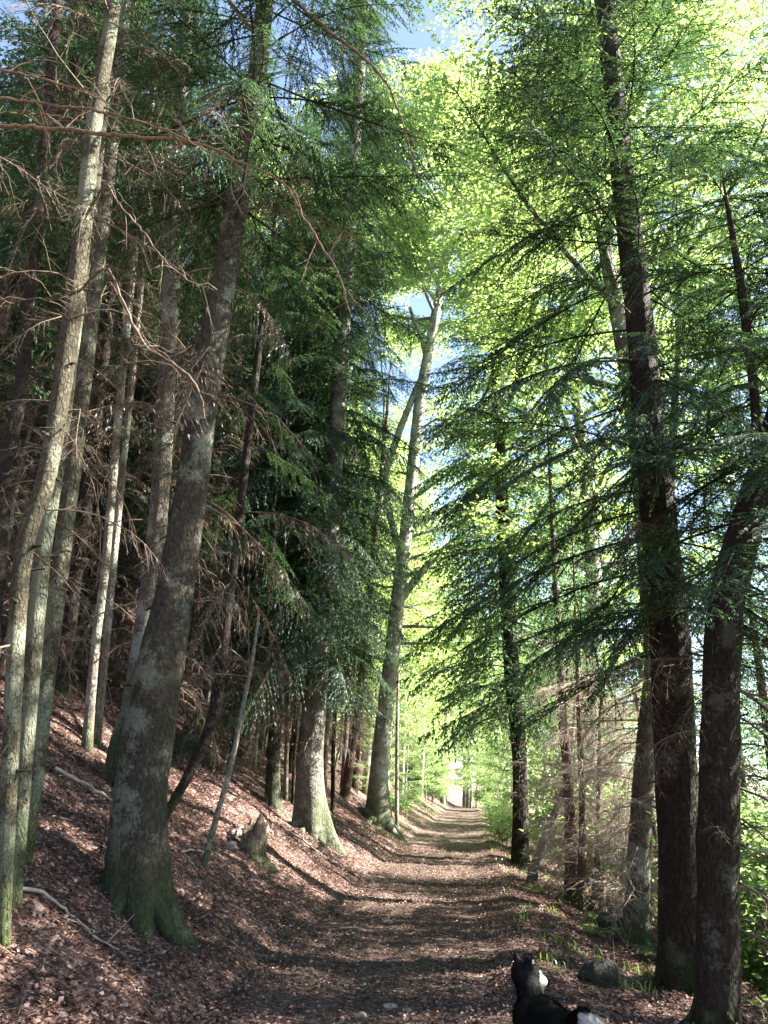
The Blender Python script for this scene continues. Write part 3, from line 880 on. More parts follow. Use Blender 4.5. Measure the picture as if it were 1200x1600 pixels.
rootH, PH, bH = tree('fir_tree', 'dark upright conifer where the right edge of the path bends away', 'tree', 'H', M['bark_dark'], None, top=28.5, seg_n=20, step=0.15, flare=0.25, lobes=4, seed=64, flare_h=0.3)
attach(rootH, PH, DEAD, 'dead_branch', 1.6, 4.4, 0.2, 2, 1.4, 1.9, r, pitch=(-25, 10), Lref=1.5)
attach(rootH, PH, LIGHT, 'bough', 3.9, 11, 0.36, 6, 3.0, 3.0, r, Lref=2.4, pitch=(-22, 6))
attach(rootH, PH, LIGHT, 'bough', 11, 28, 0.5, 5, 3.0, 0.5, r, Lref=2.4, pitch=(-15, 10))

slender('I1', 'spruce_tree', 'thicker of two brown stems beside the curved trunk, right of path', 'bark_red', 11, (0.8, 5, 0.25), (4.4, 10.5, 0), (1.5, 0.5), seed=71, dead_n=2, live=LIGHT, dmeshes=DEADP)
slender('I2', 'spruce_tree', 'thinner of two brown stems beside the curved trunk, right of path', 'bark_red', 8, (0.7, 4, 0.25), (4.4, 7.5, 0), (1.2, 0.5), seed=72, dead_n=2, live=LIGHT, dmeshes=DEADP)
slender('Cv', 'crooked_tree', 'low curved trunk bowing right from the foot of the dark conifer', 'bark_pale', 5.5, (1.5, 3.2, 0.3), (2.6, 5.0, 0), (1.3, 0.6), seed=73, live=LIGHT)

# dead spruce: nothing but bleached twigs on a thin stem
rootD, PD, bD = slender('dead', 'dead_spruce', 'dead spruce of bleached bare twigs glowing in the sun, right of path', 'bark_red', None, None, None, None, seed=74)
attach(rootD, PD, DEADP, 'dead_branch', 0.5, 4.2, 0.13, 3, 2.0, 0.9, r, pitch=(-25, 20), Lref=1.5)
d2 = copy_tree(rootD)
d2.location = (5.15, 14.1, float(ground_z(5.15, 14.1)) - 0.05)
d2.rotation_euler = (0, 0, 2.1)
d2['label'] = 'second dead spruce of grey twigs close behind the leaning pale trunk'

# roots running out from the feet of the big trunks
def add_roots(root, base, P, n, L, r0, mat, seed):
    q = np.random.default_rng(seed)
    for k in range(n):
        a = k * 2 * np.pi / n + q.normal(0, 0.3)
        ln = L * q.uniform(0.55, 1.15)
        rows = []
        for i, t in enumerate(np.linspace(0, 1, 6)):
            aa = a + 0.35 * math.sin(3 * t + k) * t
            d = P[0, 3] * 0.55 + ln * t
            x, y = math.cos(aa) * d, math.sin(aa) * d
            gz = float(ground_z(base[0] + x, base[1] + y)) - base[2]
            rows.append([x, y, gz + 0.26 * (1 - t) ** 2.2 * (0.6 + r0 * 4) - 0.035 - 0.05 * t, r0 * (1 - 0.8 * t) * q.uniform(0.85, 1.15)])
        V, F = tube(resample(rows, 0.06), 9)
        V = V + q.normal(0, 0.004, V.shape)
        mb = MB(); mb.add(V, F)
        link('root', mb.mesh('tree_root', [M[mat]], True), root)


add_roots(rootE, bE, PE, 7, 0.55, 0.085, 'bark_big', 3)
add_roots(rootF, bF, PF, 6, 0.9, 0.12, 'bark_grey', 4)
add_roots(rootG, bG, PG, 6, 1.0, 0.16, 'bark_beech', 5)
add_roots(rootK, bK, PK, 5, 0.45, 0.06, 'bark_dark', 6)
add_roots(rootL, bL, PL, 5, 0.4, 0.05, 'bark_dark', 7)
add_roots(rootJ, bJ, PJ, 5, 0.45, 0.06, 'bark_fir', 8)

# broken branch stubs on the big near trunks
def stub_mesh(seed):
    q = np.random.default_rng(seed)
    mb = MB()
    L = q.uniform(0.07, 0.16)
    P = np.array([[-0.03, 0, 0, 0.022], [0.02, 0, -0.004, 0.016], [L * 0.6, q.normal(0, 0.01), -0.015, 0.011], [L, q.normal(0, 0.015), -0.03, 0.007], [L + 0.004, 0, -0.03, 0.001]])
    V, F = tube(P, 7)
    mb.add((V + q.normal(0, 0.002, V.shape)) * 0.75, F)
    return mb.mesh('branch_stub', [M['bark_dark']], False)


STUB = [stub_mesh(i) for i in range(4)]
for rt, PP, h0, h1, st in ((rootE, PE, 0.9, 9, 0.28), (rootK, PK, 0.8, 10, 0.24), (rootL, PL, 0.6, 6, 0.2), (rootF, PF, 1.0, 4, 0.3), (rootJ, PJ, 0.6, 4, 0.3), (treeA, PA, 0.6, 8, 0.3)):
    h = h0
    tr = [c for c in rt.children if c.name.startswith('trunk')][0]
    while h < h1:
        a = r.uniform(-np.pi, np.pi)
        pp = on_axis(PP, h)
        o = link('stub', STUB[r.integers(4)], tr)
        o.location = (pp[0] + math.cos(a) * pp[3] * 0.92, pp[1] + math.sin(a) * pp[3] * 0.92, pp[2])
        o.rotation_euler = (0, R(r.uniform(-30, 30)), a)
        h += st * r.uniform(0.5, 1.5)

# ------------------------------------------------------------------ foreground bare boughs reaching in at top left
def add_boughs(root, base, PX, keys, nm, mat, twig=True, seed=0):
    q = np.random.default_rng(seed)
    for key in keys:
        Q = np.array(BR[key]); Q[:, :3] -= base; Q[:, 3] *= 0.45 if key[0] == 'c' else 0.62
        if key[1:] in ('1', '2', '3', '4'):        # joined to the trunk it grew from
            a0 = on_axis(PX, Q[0, 2] + 0.06)
            Q = np.vstack([[*a0[:3], Q[0, 3] * 1.3], Q])
        mb = MB()
        Qs = resample(Q, 0.05)
        Qs[:, :3] += q.normal(0, 0.005, (len(Qs), 3))
        mb.add(*tube(Qs, 8))
        if twig:
            for i in range(5, len(Qs), 3):
                d = unit(np.gradient(Qs[:, :3], axis=0)[i] + q.normal(0, 0.7, 3))
                ln = q.uniform(0.12, 0.45)
                e = Qs[i, :3] + d * ln + np.array([0, 0, -0.2 * ln])
                mid = Qs[i, :3] + d * ln * 0.5
                mb.add(*tube(np.array([[*Qs[i, :3], 0.0045], [*mid, 0.003], [*e, 0.0015]]), 4))
                for _ in range(3):
                    b = Qs[i, :3] + (e - Qs[i, :3]) * q.uniform(0.3, 1)
                    mb.add(*tube(np.array([[*b, 0.0025], [*(b + unit(d + q.normal(0, 0.6, 3)) * q.uniform(0.06, 0.2)), 0.0012]]), 3))
        link(nm, mb.mesh('bare_bough', [M[mat]], True), root)


add_boughs(treeA, bA, PA, ('c1', 'c2', 'c3'), 'bare_bough', 'deadwood', seed=3)
add_boughs(rootE, bE, PE, ('e1', 'e2'), 'bare_bough', 'deadwood', seed=4)
TREES['O'] = [(-3.75, 4.3, float(ground_z(-3.75, 4.3)), 0.12), (-3.72, 4.3, 4, 0.10), (-3.72, 4.3, 7, 0.085), (-3.7, 4.3, 11, 0.06)]
rootO, PO, bO = slender('O', 'spruce_tree', 'spruce at the left border whose long bare red-brown boughs cross the top-left corner', 'bark_spruce', 16, (2.0, 5.5, 0.6), (8.5, 15, 0), (1.6, 0.6), seed=77)
add_boughs(rootO, bO, PO, ('b1', 'b2', 'b3', 'b4'), 'bare_bough', 'redbranch', seed=5)


# ------------------------------------------------------------------ background trees: a few of each kind built once, then copied one by one
def crown_mesh(name, H, h0, Rb, per, step, seed, needles, droop=0.35, top_r=0.35, hang=0.25, sw=0.05, sl=0.17):
    q = np.random.default_rng(seed)
    T = [bough_arrays(L=2.4, seed=seed * 7 + i, ds=0.21, dsub=0.13, sl=sl, sw=sw, droop=droop * (0.7 + 0.3 * i), hang=hang, wood=False, bare=0.1) for i in range(3)]
    mb = MB()
    h = h0
    while h < H - 0.15:
        f = (h - h0) / (H - h0)
        L = (Rb * (1 - f) ** 0.8 * min(1, 0.55 + 2.5 * f) + top_r * 0.5)
        k0 = q.uniform(0, 6.28)
        for k in range(per):
            if q.random() < 0.12: continue
            (NV, NF), (WV, WF) = T[q.integers(3)]
            s = L * q.uniform(0.75, 1.15) / 2.4
            Mx = rotz(k0 + k * 6.283 / per + q.normal(0, 0.25)) @ roty(-R(q.uniform(-18, 8) + 30 * f * f)) @ rotx(q.normal(0, 0.2))
            o = np.array([0, 0, h + q.uniform(-0.5, 0.5) * step])
            mb.add((NV * s) @ Mx.T + o, NF, 0)
            mb.add((WV * s) @ Mx.T + o, WF, 1)
        h += step * (0.6 + 0.5 * (1 - f))
    return mb.mesh(name, [needles, M['bark_dark']])


def bare_zone_mesh(name, h0, h1, n, L, seed, mat):
    q = np.random.default_rng(seed)
    T = [dead_arrays(L=1.4, seed=seed * 5 + i, droop=0.3 + 0.2 * i, dens=0.14, fine=True) for i in range(3)]
    mb = MB()
    for k in range(n):
        V, F = T[k % 3]
        s = L * q.uniform(0.6, 1.2) / 1.4
        Mx = rotz(q.uniform(0, 6.28)) @ roty(-R(q.uniform(-25, 15)))
        mb.add((V * s) @ Mx.T + np.array([0, 0, q.uniform(h0, h1)]), F)
    return mb.mesh(name, [mat])


def stem(H, r0, bend, seed):
    q = np.random.default_rng(seed)
    z = np.array([0, 0.12, 0.3, 0.55, 0.8, 1.0]) * H
    return np.column_stack([q.normal(0, bend, 6) * z / H, q.normal(0, bend, 6) * z / H, z, r0 * np.array([1, 0.88, 0.75, 0.52, 0.26, 0.05])])


ORIG = []


def proto_spruce(seed, H, r0, h0, Rb, bark, needles, nd, per=5, step=0.62):
    root = link('spruce_tree', None)
    P = stem(H, r0, 0.25, seed)
    link('trunk', trunk_mesh('spruce_trunk', P, M[bark], seg_n=10, step=0.5, flare=0.25, lobes=4, seed=seed, flare_h=0.25), root)
    link('crown', crown_mesh('spruce_crown', H, h0, Rb, per, step, seed, M[needles]), root)
    if nd:
        o = link('dead_branches', bare_zone_mesh('bare_lower_branches', 1.4, h0 + 0.5, nd, 1.5, seed, M['deadwood']), root)
        o['kind'] = 'stuff'
    ORIG.append(root)
    return root


def proto_beech(seed, H, r0, h0, Rm, nl, leaf, mat='leaf', bark='bark_beech', sec=0.55, tw=0.32, ls=0.075):
    root = link('beech_tree', None)
    P = stem(H, r0, 0.5, seed)
    link('trunk', trunk_mesh('beech_trunk', P, M[bark], seg_n=12, step=0.5, flare=0.3, lobes=4, seed=seed, flare_h=0.3), root)
    limbs, wood, (LV, LF) = beech_crown(P, h0, H * 0.95, Rm, nl, seed, leaf=leaf, sec_step=sec, tw_step=tw, lstep=ls, elev=(5, 35))
    mb = MB(); mb.add(LV, LF, 0); mb.add(np.concatenate(wood.v), np.concatenate(wood.f), 1)
    for lb in limbs: mb.add(*tube(lb, 6), 1)
    link('crown', mb.mesh('beech_crown', [M[mat], M[bark]]), root)
    ORIG.append(root)
    return root


def proto_shrub(seed, H, n, leaf, mat='leaf_lt'):
    q = np.random.default_rng(seed)
    root = link('shrub', None)
    mb, ml = MB(), MB()
    for k in range(n):
        a = q.uniform(0, 6.28); out = q.uniform(0.15, 0.55) * H
        P = np.array([[0.1 * math.cos(a), 0.1 * math.sin(a), -0.1, 0.016], [out * 0.4 * math.cos(a), out * 0.4 * math.sin(a), H * 0.5 * q.uniform(0.7, 1.1), 0.011], [out * math.cos(a), out * math.sin(a), H * q.uniform(0.6, 1.05), 0.004]])
        Q = resample(P, 0.2)
        mb.add(*tube(Q, 4))
        limbs, wood, (LV, LF) = beech_crown(Q, 0.15 * H, Q[-1, 2], 0.36 * H, 6, seed * 31 + k, leaf=leaf, sec_step=0.4, tw_step=0.22, lstep=0.06, elev=(0, 40))
        ml.add(LV, LF)
        mb.add(np.concatenate(wood.v), np.concatenate(wood.f))
    link('stems', mb.mesh('shrub_stems', [M['bark_pale']]), root)
    link('foliage', ml.mesh('shrub_foliage', [M[mat]]), root)
    ORIG.append(root)
    return root


SP = [proto_spruce(101, 22, 0.13, 5.5, 2.3, 'bark_spruce', 'needle', 60), proto_spruce(102, 24, 0.16, 4.5, 2.5, 'bark_dark', 'needle', 60), proto_spruce(103, 19, 0.10, 5.0, 2.0, 'bark_fir', 'needle', 55)]
FR = [proto_spruce(111, 22, 0.24, 2.6, 2.9, 'bark_dark', 'needle_lt', 16, 6, 0.6), proto_spruce(112, 17, 0.18, 1.8, 2.6, 'bark_dark', 'needle_lt', 0, 6, 0.55)]
PO_ = [proto_spruce(117, 15, 0.065, 10, 1.1, 'bark_pale', 'needle', 44), proto_spruce(118, 13, 0.05, 9, 1.0, 'bark_fir', 'needle', 40), proto_spruce(119, 16, 0.075, 10.5, 1.2, 'bark_dark', 'needle', 44)]
YS = [proto_spruce(115, 10, 0.07, 1.0, 2.0, 'bark_dark', 'needle', 0, 6, 0.5), proto_spruce(116, 7, 0.05, 0.7, 1.7, 'bark_dark', 'needle', 0, 6, 0.45)]
FR.append(proto_spruce(114, 21, 0.2, 6.0, 3.1, 'bark_dark', 'needle_lt', 20, 6, 0.62))  # crown set high to shade the path yet leave the shrubs sunlit
FD = proto_spruce(113, 23, 0.2, 2.8, 3.1, 'bark_dark', 'needle', 14, 7, 0.5)
BE = [proto_beech(121, 24, 0.24, 6.5, 5.0, 42, 0.14, sec=0.5, tw=0.28, ls=0.065), proto_beech(122, 19, 0.18, 3.2, 4.4, 40, 0.14, sec=0.5, tw=0.28, ls=0.065), proto_beech(123, 13, 0.10, 1.4, 3.2, 32, 0.13, 'leaf_lt')]
BN = proto_beech(124, 27, 0.22, 8.0, 6.4, 30, 0.112, sec=0.46, tw=0.26, ls=0.06, bark='bark_fir')
limbs, wood, (LV, LF) = beech_crown(stem(27, 0.22, 0.5, 124), 11.0, 13.5, 6.2, 3, 126, leaf=0.105, elev=(16, 30), sec_step=0.6, tw_step=0.32, lstep=0.065, az=(184, 216), low=1.0)
mb = MB(); mb.add(LV, LF, 0); mb.add(np.concatenate(wood.v), np.concatenate(wood.f), 1)
for lb in limbs: mb.add(*tube(lb, 6), 1)
link('overhanging_crown', mb.mesh('beech_overhang', [M['leaf'], M['bark_fir']]), BN)
SH = [proto_shrub(131, 2.2, 7, 0.10), proto_shrub(132, 1.5, 6, 0.09), proto_shrub(133, 3.0, 8, 0.12)]
USED = set()


def plant(proto, x, y, s, rz, label, cat, group, lean=(0, 0), name=None):
    o = copy_tree(proto) if proto.as_pointer() in USED else proto
    USED.add(proto.as_pointer())
    o.location = (x, y, float(ground_z(x, y)) - 0.05)
    o.rotation_euler = (lean[0], lean[1], rz)
    o.scale = (s, s, s)
    tag(o, label, cat, group)
    if name: o.name = name
    return o


ORD = ['first', 'second', 'third', 'fourth', 'fifth', 'sixth', 'seventh', 'eighth', 'ninth', 'tenth', 'eleventh', 'twelfth', 'thirteenth', 'fourteenth', 'fifteenth', 'sixteenth', 'seventeenth']


def relabel(group, fmt, key, flt=lambda o: True):
    """give each member of a group a label of its own, counted along the row"""
    obs = sorted([o for o in scene.objects if o.get('group') == group and flt(o)], key=key)
    for k, o in enumerate(obs):
        o['label'] = fmt % ('nearest' if k == 0 else ORD[k] + ' nearest' if k < len(obs) - 1 else 'farthest')


q = np.random.default_rng(77)
spots = [tuple(t[0][:2]) for t in TREES.values()]


def free(x, y, d):
    return all((x - a) ** 2 + (y - b) ** 2 > d * d for a, b in spots)


# the spruce stand up the left bank
n = 0
tries = 0
while n < 112 and tries < 6000:
    tries += 1
    Y = q.uniform(11, 62)
    u = -q.uniform(3.6, 34) if Y > 16 else -q.uniform(5.5, 16)
    x = cen(Y) + u
    if x / Y < -0.72: continue
    if not free(x, Y, 1.7): continue
    spots.append((x, Y))
    plant(SP[q.integers(3)], x, Y, q.uniform(0.8, 1.15), q.uniform(0, 6.28), 'slender dark spruce in the crowded stand up the left bank', 'tree', 'spruces crowding the left bank', (q.normal(0, 0.03), q.normal(0, 0.03)))
    n += 1
for (x, Y, s) in ((-6.6, 10.6, 1.0), (-8.2, 13.2, 1.1), (-7.0, 17.5, 1.1), (-5.8, 21, 1.15), (-10, 17, 1.1)):
    spots.append((x, Y))
    plant(SP[1], x, Y, s, q.uniform(0, 6.28), 'slender dark spruce in the crowded stand up the left bank', 'tree', 'spruces crowding the left bank')
for k in range(34):
    for _ in range(50):
        Y = q.uniform(19, 60)
        u = -q.uniform(5.5, 30)
        x = cen(Y) + u
        if x / Y > -0.75 and free(x, Y, 1.5): break
    spots.append((x, Y))
    plant(YS[k % 2], x, Y, q.uniform(0.7, 1.2), q.uniform(0, 6.28), 'low bushy young spruce in the dim stand up the left bank', 'tree', 'young spruces under the left stand', name='young_spruce')
n = 0
while n < 46:
    Y = q.uniform(10, 34)
    u = -q.uniform(4.0, 15)
    x = cen(Y) + u
    if x / Y < -0.62 or not free(x, Y, 0.9): continue
    spots.append((x, Y))
    plant(PO_[n % 3], x, Y, q.uniform(0.75, 1.2), q.uniform(0, 6.28), 'thin bare pole of a spruce among the left stand', 'tree', 'thin poles in the left stand', (q.normal(0, 0.05), q.normal(0, 0.05)), name='spruce_pole')
    n += 1
for (x, Y, s_, lab) in ((-3.5, 20.2, 1.0, 'dense dark fir filling the gap left of the path-bend fir'), (-2.4, 24.5, 1.05, 'dense dark fir behind the moss-footed trunk, left of the grey beech'), (-6.4, 15.2, 0.9, 'dense dark fir up the bank behind the big mossy trunk')):
    spots.append((x, Y))
    plant(FD, x, Y, s_, q.uniform(0, 6.28), lab, 'tree', None, name='fir_tree')
# trees lining the far path and closing its end
for (Y, u, k, s) in ((33, -3.6, 1, 0.9), (39, -4.2, 0, 0.9), (45, -3.2, 1, 0.95), (52, -4.5, 0, 1.0), (60, -3.0, 1, 1.0), (68, -5.5, 0, 1.0), (39, 5.5, 1, 0.7), (52, 3.2, 1, 0.9), (74, -1.8, 0, 1.0), (90, 0.5, 1, 1.2), (88, -7, 0, 1.1), (96, -3, 0, 1.2), (98, 3, 1, 1.3), (97, 9, 0, 1.2), (106, 0, 0, 1.3), (108, 7, 0, 1.3), (102, 14, 0, 1.3), (92, 12, 1, 1.2)):
    x = cen(Y) + u
    spots.append((x, Y))
    plant(BE[k], x, Y, s, q.uniform(0, 6.28), 'sunlit beech lining the far end of the path', 'tree', 'beeches along the far path')
for (Y, u, s) in ((29, -5.5, 0.8), (34, 2.9, 0.55), (41, -2.6, 0.5), (48, 2.5, 0.5), (56, -2.4, 0.5), (27.5, 3.4, 0.42), (31, -2.9, 0.4), (36, -3.0, 0.5), (66, 2.3, 0.55), (62, -2.2, 0.6), (72, -3.6, 0.9), (58, 2.6, 0.5), (44, 3.0, 0.45), (64, -3.4, 0.9), (76, -4.5, 1.1), (86, 0.8, 1.4), (78, -1.6, 0.9), (80, 1.4, 1.0), (82, -2.0, 1.3), (83, 2.6, 1.3), (80, -7.5, 1.3)):
    x = cen(Y) + u
    plant(BE[2], x, Y, s, q.uniform(0, 6.28), 'young light-green beech at the edge of the far path', 'tree', 'young beeches beside the far path', name='young_beech')
for (x, y, k, s) in ((11, 30, 1, 1.0), (10.5, 36, 0, 1.05), (16, 31, 0, 1.1), (13, 44, 0, 1.1), (19, 40, 0, 1.2)):
    plant(FR[k], x, y, s, q.uniform(0, 6.28), 'mid-green conifer on the slope right of the path', 'tree', 'conifers on the right slope')
for (x, y, k, s) in ((6.0, 3.4, 1, 1.0), (8.0, 5.3, 0, 0.9), (11.0, 8.2, 2, 0.9), (8.9, 10.8, 2, 1.0), (10.8, 12.6, 2, 0.9)):  # added off to the right to cast shade over path and bank
    plant(FR[k], x, y, s, q.uniform(0, 6.28), 'conifer added beyond the right border to shade the path', 'tree', 'shade conifers added beyond the right border')
# the broad beech whose sunlit crown hangs over the path
plant(BN, 5.05, 13.1, 1.12, 0.3, 'beech behind the right-hand firs, its bright crown over the path', 'tree', None)
plant(BE[0], -4.6, 22.5, 1.05, 2.6, 'beech hidden behind the dense fir, its bright crown showing above', 'tree', None)
plant(BE[0], 5.4, 19.2, 1.12, 4.0, 'slim beech behind the two brown stems, right of path', 'tree', None)
plant(BE[1], 7.6, 25.5, 0.8, 1.0, 'beech with layered light-green sprays behind the dark upright conifer', 'tree', None)
# shrubs and thickets below on the right
for i, (x, y, k, s) in enumerate(((5.6, 10.6, 0, 1.0), (6.6, 12.4, 2, 1.0), (7.8, 10.8, 0, 1.2), (5.4, 8.2, 1, 1.1), (8.4, 14.6, 2, 1.1), (6.2, 16.2, 0, 1.2), (9.8, 17.6, 2, 1.2), (11.5, 13, 2, 1.3), (8.0, 20.5, 2, 1.1), (5.6, 20.0, 0, 1.1), (12.5, 20, 2, 1.4), (5.9, 25, 2, 0.9), (14, 16, 2, 1.3), (4.6, 7.0, 1, 0.8), (16, 24, 2, 1.5), (10.5, 24.5, 2, 1.3))):
    plant(SH[k], x, y, s, q.uniform(0, 6.28), 'bright green leafy shrub on the open slope right of path', 'shrub', 'shrubs on the right slope')
for (Y, u, k, s) in ((30, 2.1, 1, 0.6), (33, -2.2, 1, 0.5), (37, 2.2, 1, 0.7), (42, -2.4, 1, 0.6), (47, 2.3, 1, 0.8), (63, -2.4, 2, 1.0), (65, 2.6, 2, 1.1), (66, -4.2, 2, 1.3), (71, -3.6, 2, 1.5), (26.5, 1.9, 1, 0.5)):
    plant(SH[k], cen(Y) + u, Y, s, q.uniform(0, 6.28), 'low bush at the edge of the far path', 'shrub', 'bushes beside the far path')
dist = lambda o: o.location.y
latr = lambda o: o.location.x - cen(o.location.y)
relabel('beeches along the far path', 'sunlit beech left of the far path, %s of that row', dist, lambda o: latr(o) < 0 and o.location.y < 78)
relabel('beeches along the far path', 'sunlit beech right of the far path, %s of that row', dist, lambda o: latr(o) >= 0 and o.location.y < 78)
relabel('beeches along the far path', 'pale beech in the wood closing the path end, %s of those', dist, lambda o: o.location.y >= 78)
relabel('young beeches beside the far path', 'young light-green beech on the left edge of the far path, %s', dist, lambda o: latr(o) < 0)
relabel('young beeches beside the far path', 'young light-green beech on the right edge of the far path, %s', dist, lambda o: latr(o) >= 0)
relabel('conifers on the right slope', 'mid-green conifer on the slope right of the path, %s to the viewer', dist)
relabel('shade conifers added beyond the right border', 'conifer added beyond the right border to shade the path, %s', dist)
relabel('shrubs on the right slope', 'tall leafy shrub on the open slope right of path, %s', dist, lambda o: o.children and max(c.dimensions.z for c in o.children) > 2.4)
relabel('shrubs on the right slope', 'low leafy shrub on the open slope right of path, %s', dist, lambda o: o['label'].startswith('bright'))
relabel('bushes beside the far path', 'low bush at the edge of the far path, %s', dist)
for o in scene.objects:
    if o.get('group') == 'spruces crowding the left bank':
        near = o.location.y < 24
        kind = [c.data.materials[0].name for c in o.children if c.name.startswith('trunk')][0]
        tone = {'spruce_bark': 'lichened greenish', 'dark_conifer_bark': 'thicker dark', 'fir_bark': 'thin greyish'}[kind]
        o['label'] = '%s spruce %s the crowded stand up the left bank' % (tone, 'in the front rows of' if near else 'deep inside')
        o['group'] = '%s spruces %s the left stand' % (tone, 'in the front of' if near else 'deep in')
    elif o.get('group') == 'thin poles in the left stand':
        near = o.location.y < 20
        o['label'] = 'thin bare spruce pole %s the left stand' % ('near the front of' if near else 'in the depth of')
        o['group'] = 'thin poles %s the left stand' % ('in front of' if near else 'deep in')
for o in ORIG:
    if o.as_pointer() not in USED:
        for ch in list(o.children): bpy.data.objects.remove(ch)
        bpy.data.objects.remove(o)


# ------------------------------------------------------------------ stumps, rocks and sticks
def lump(name, rx, ry, rz, seed, mat, rough=0.12, n=3):
    import bmesh
    bm = bmesh.new()
    bmesh.ops.create_icosphere(bm, subdivisions=n, radius=1)
    q_ = np.random.default_rng(seed)
    w = q_.normal(size=(14, 3)) * np.linspace(1.2, 5, 14)[:, None]
    p = q_.uniform(0, 6.28, 14)
    for v in bm.verts:
        c = np.array(v.co)
        k = 1 + rough * sum(np.sin(w[i] @ c + p[i]) / (1 + 0.25 * i) for i in range(14)) / 2.2
        v.co = Vector((c[0] * rx * k, c[1] * ry * k, c[2] * rz * k))
    me = bpy.data.meshes.new(name)
    bm.to_mesh(me); bm.free()
    me.materials.append(mat)
    me.polygons.foreach_set('use_smooth', np.ones(len(me.polygons), bool))
    return me


def ground_thing(name, me, x, y, dz, label, cat, group=None, rz=0):
    o = link(name, me, None, (x, y, float(ground_z(x, y)) + dz))
    o.rotation_euler = (0, 0, rz)
    return tag(o, label, cat, group)


ground_thing('boulder', lump('boulder', 0.2, 0.18, 0.16, 3, M['rock'], 0.22, 4), 2.30, 8.15, 0.05, 'round dark moss-covered boulder at the right edge of the path', 'boulder')
ground_thing('rock', lump('rock', 0.22, 0.18, 0.2, 6, M['rock'], 0.14, 4), 3.62, 12.2, 0.02, 'small dark rock at the foot of the leaning pale trunk', 'rock')
for i, (x, y, s) in enumerate(((0.25, 6.79, 0.05), (0.38, 6.7, 0.035), (0.02, 6.55, 0.045), (0.55, 7.3, 0.03))):
    ground_thing('stone', lump('stone', s * 1.1, s * 0.9, s * 0.5, 10 + i, M['stone'], 0.3, 3), x, y, 0.0, 'small pale stone lying in the path', 'stone', 'pale stones in the path', i)


def stump_mesh(name, P, mats, seed, ragged=0.25, n=22):
    q_ = np.random.default_rng(seed)
    Q = resample(P, 0.04)
    ph = q_.uniform(0, 6.28, 4)
    h = Q[:, 2]

    def wob(th):
        k = np.exp(-np.clip(h, -0.2, None) / 0.14)[:, None]
        return 1 + 0.35 * k * (0.4 + 0.6 * np.cos(4 * th + ph[0])) + 0.08 * np.sin(3 * th + ph[1])[None, :] + q_.normal(0, 0.02, (len(h), n))
    V, F = tube(Q, n, wob)
    top = V[-n:].copy()
    j = ragged * (0.5 + 0.5 * np.sin(np.linspace(0, 6.28, n) * 2 + ph[2])) * q_.uniform(0.3, 1.2, n)
    V[-n:, 2] += j
    c = top.mean(0)
    inner = c + (V[-n:] - c) * 0.72
    inner[:, 2] -= 0.02
    deep = c + (top - c) * 0.55
    deep[:, 2] -= 0.16
    m0 = len(V)
    V = np.vstack([V, inner, deep, c - np.array([0, 0, 0.18])])
    k = np.arange(n); k2 = (k + 1) % n
    mb = MB()
    mb.add(V, F, 0)
    for a, b, mt in ((m0 - n, m0, 0), (m0, m0 + n, 1)):
        mb.f.append(np.stack([a + k, a + k2, b + k2, b + k], -1)); mb.m.append(np.full(n, mt))
    mb.f.append(np.stack([m0 + n + k, m0 + n + k2, np.full(n, m0 + 2 * n)], -1)); mb.m.append(np.full(n, 1))
    return mb.mesh(name, mats, False)


ground_thing('tree_stump', stump_mesh('tree_stump', [(0, 0, -0.25, 0.17), (0, 0, 0.05, 0.16), (0.02, 0, 0.16, 0.165), (0.03, 0, 0.24, 0.18)], [M['rotwood'], M['darkhole']], 5, 0.3), -1.62, 11.5, 0, 'pale broken rotten stump on the left bank beside the bare sapling', 'stump')
ground_thing('tree_stump', stump_mesh('tree_stump', [(0, 0, -0.25, 0.15), (0.0, 0, 0.1, 0.14), (0.02, 0, 0.4, 0.12), (0.04, 0, 0.62, 0.11)], [M['rotwood'], M['darkhole']], 8, 0.3), 4.15, 14.7, 0, 'orange-brown snapped stump below the dead spruce, right of path', 'stump')
for i, (x, y, s) in enumerate(((-1.85, 11.1, 0.07), (-1.9, 11.75, 0.09))):
    ground_thing('stone', lump('bank_stone', s * 1.4, s, s * 0.8, 30 + i, M['stone'], 0.34, 3), x, y, 0.03, 'pale sunlit stone around the broken stump on the bank', 'stone', 'stones around the stump', i)


def stick(label, pts, rr, mat, seed, group=None, forks=2):
    q_ = np.random.default_rng(seed)
    P = np.array([[x, y, float(ground_z(x, y)) + dz, rad] for (x, y, dz), rad in zip(pts, np.linspace(rr, rr * 0.35, len(pts)))])
    P, b = rel(P)
    Q = resample(P, 0.06)
    Q[:, :3] += q_.normal(0, 0.006, (len(Q), 3))
    Q[:, 3] *= q_.uniform(0.8, 1.2, len(Q))
    mb = MB(); mb.add(*tube(Q, 8))
    for k in range(forks):
        i = q_.integers(len(Q) // 3, len(Q) - 1)
        d = unit(Q[i, :3] - Q[i - 1, :3] + q_.normal(0, 0.5, 3)); d[2] = abs(d[2]) + 0.15
        mb.add(*tube(np.array([[*Q[i, :3], Q[i, 3] * 0.7], [*(Q[i, :3] + d * 0.1), Q[i, 3] * 0.5], [*(Q[i, :3] + d * 0.24), 0.002]]), 6))
    return tag(link('fallen_branch', mb.mesh('fallen_branch', [M[mat]], True), None, tuple(b)), label, 'branch', group)


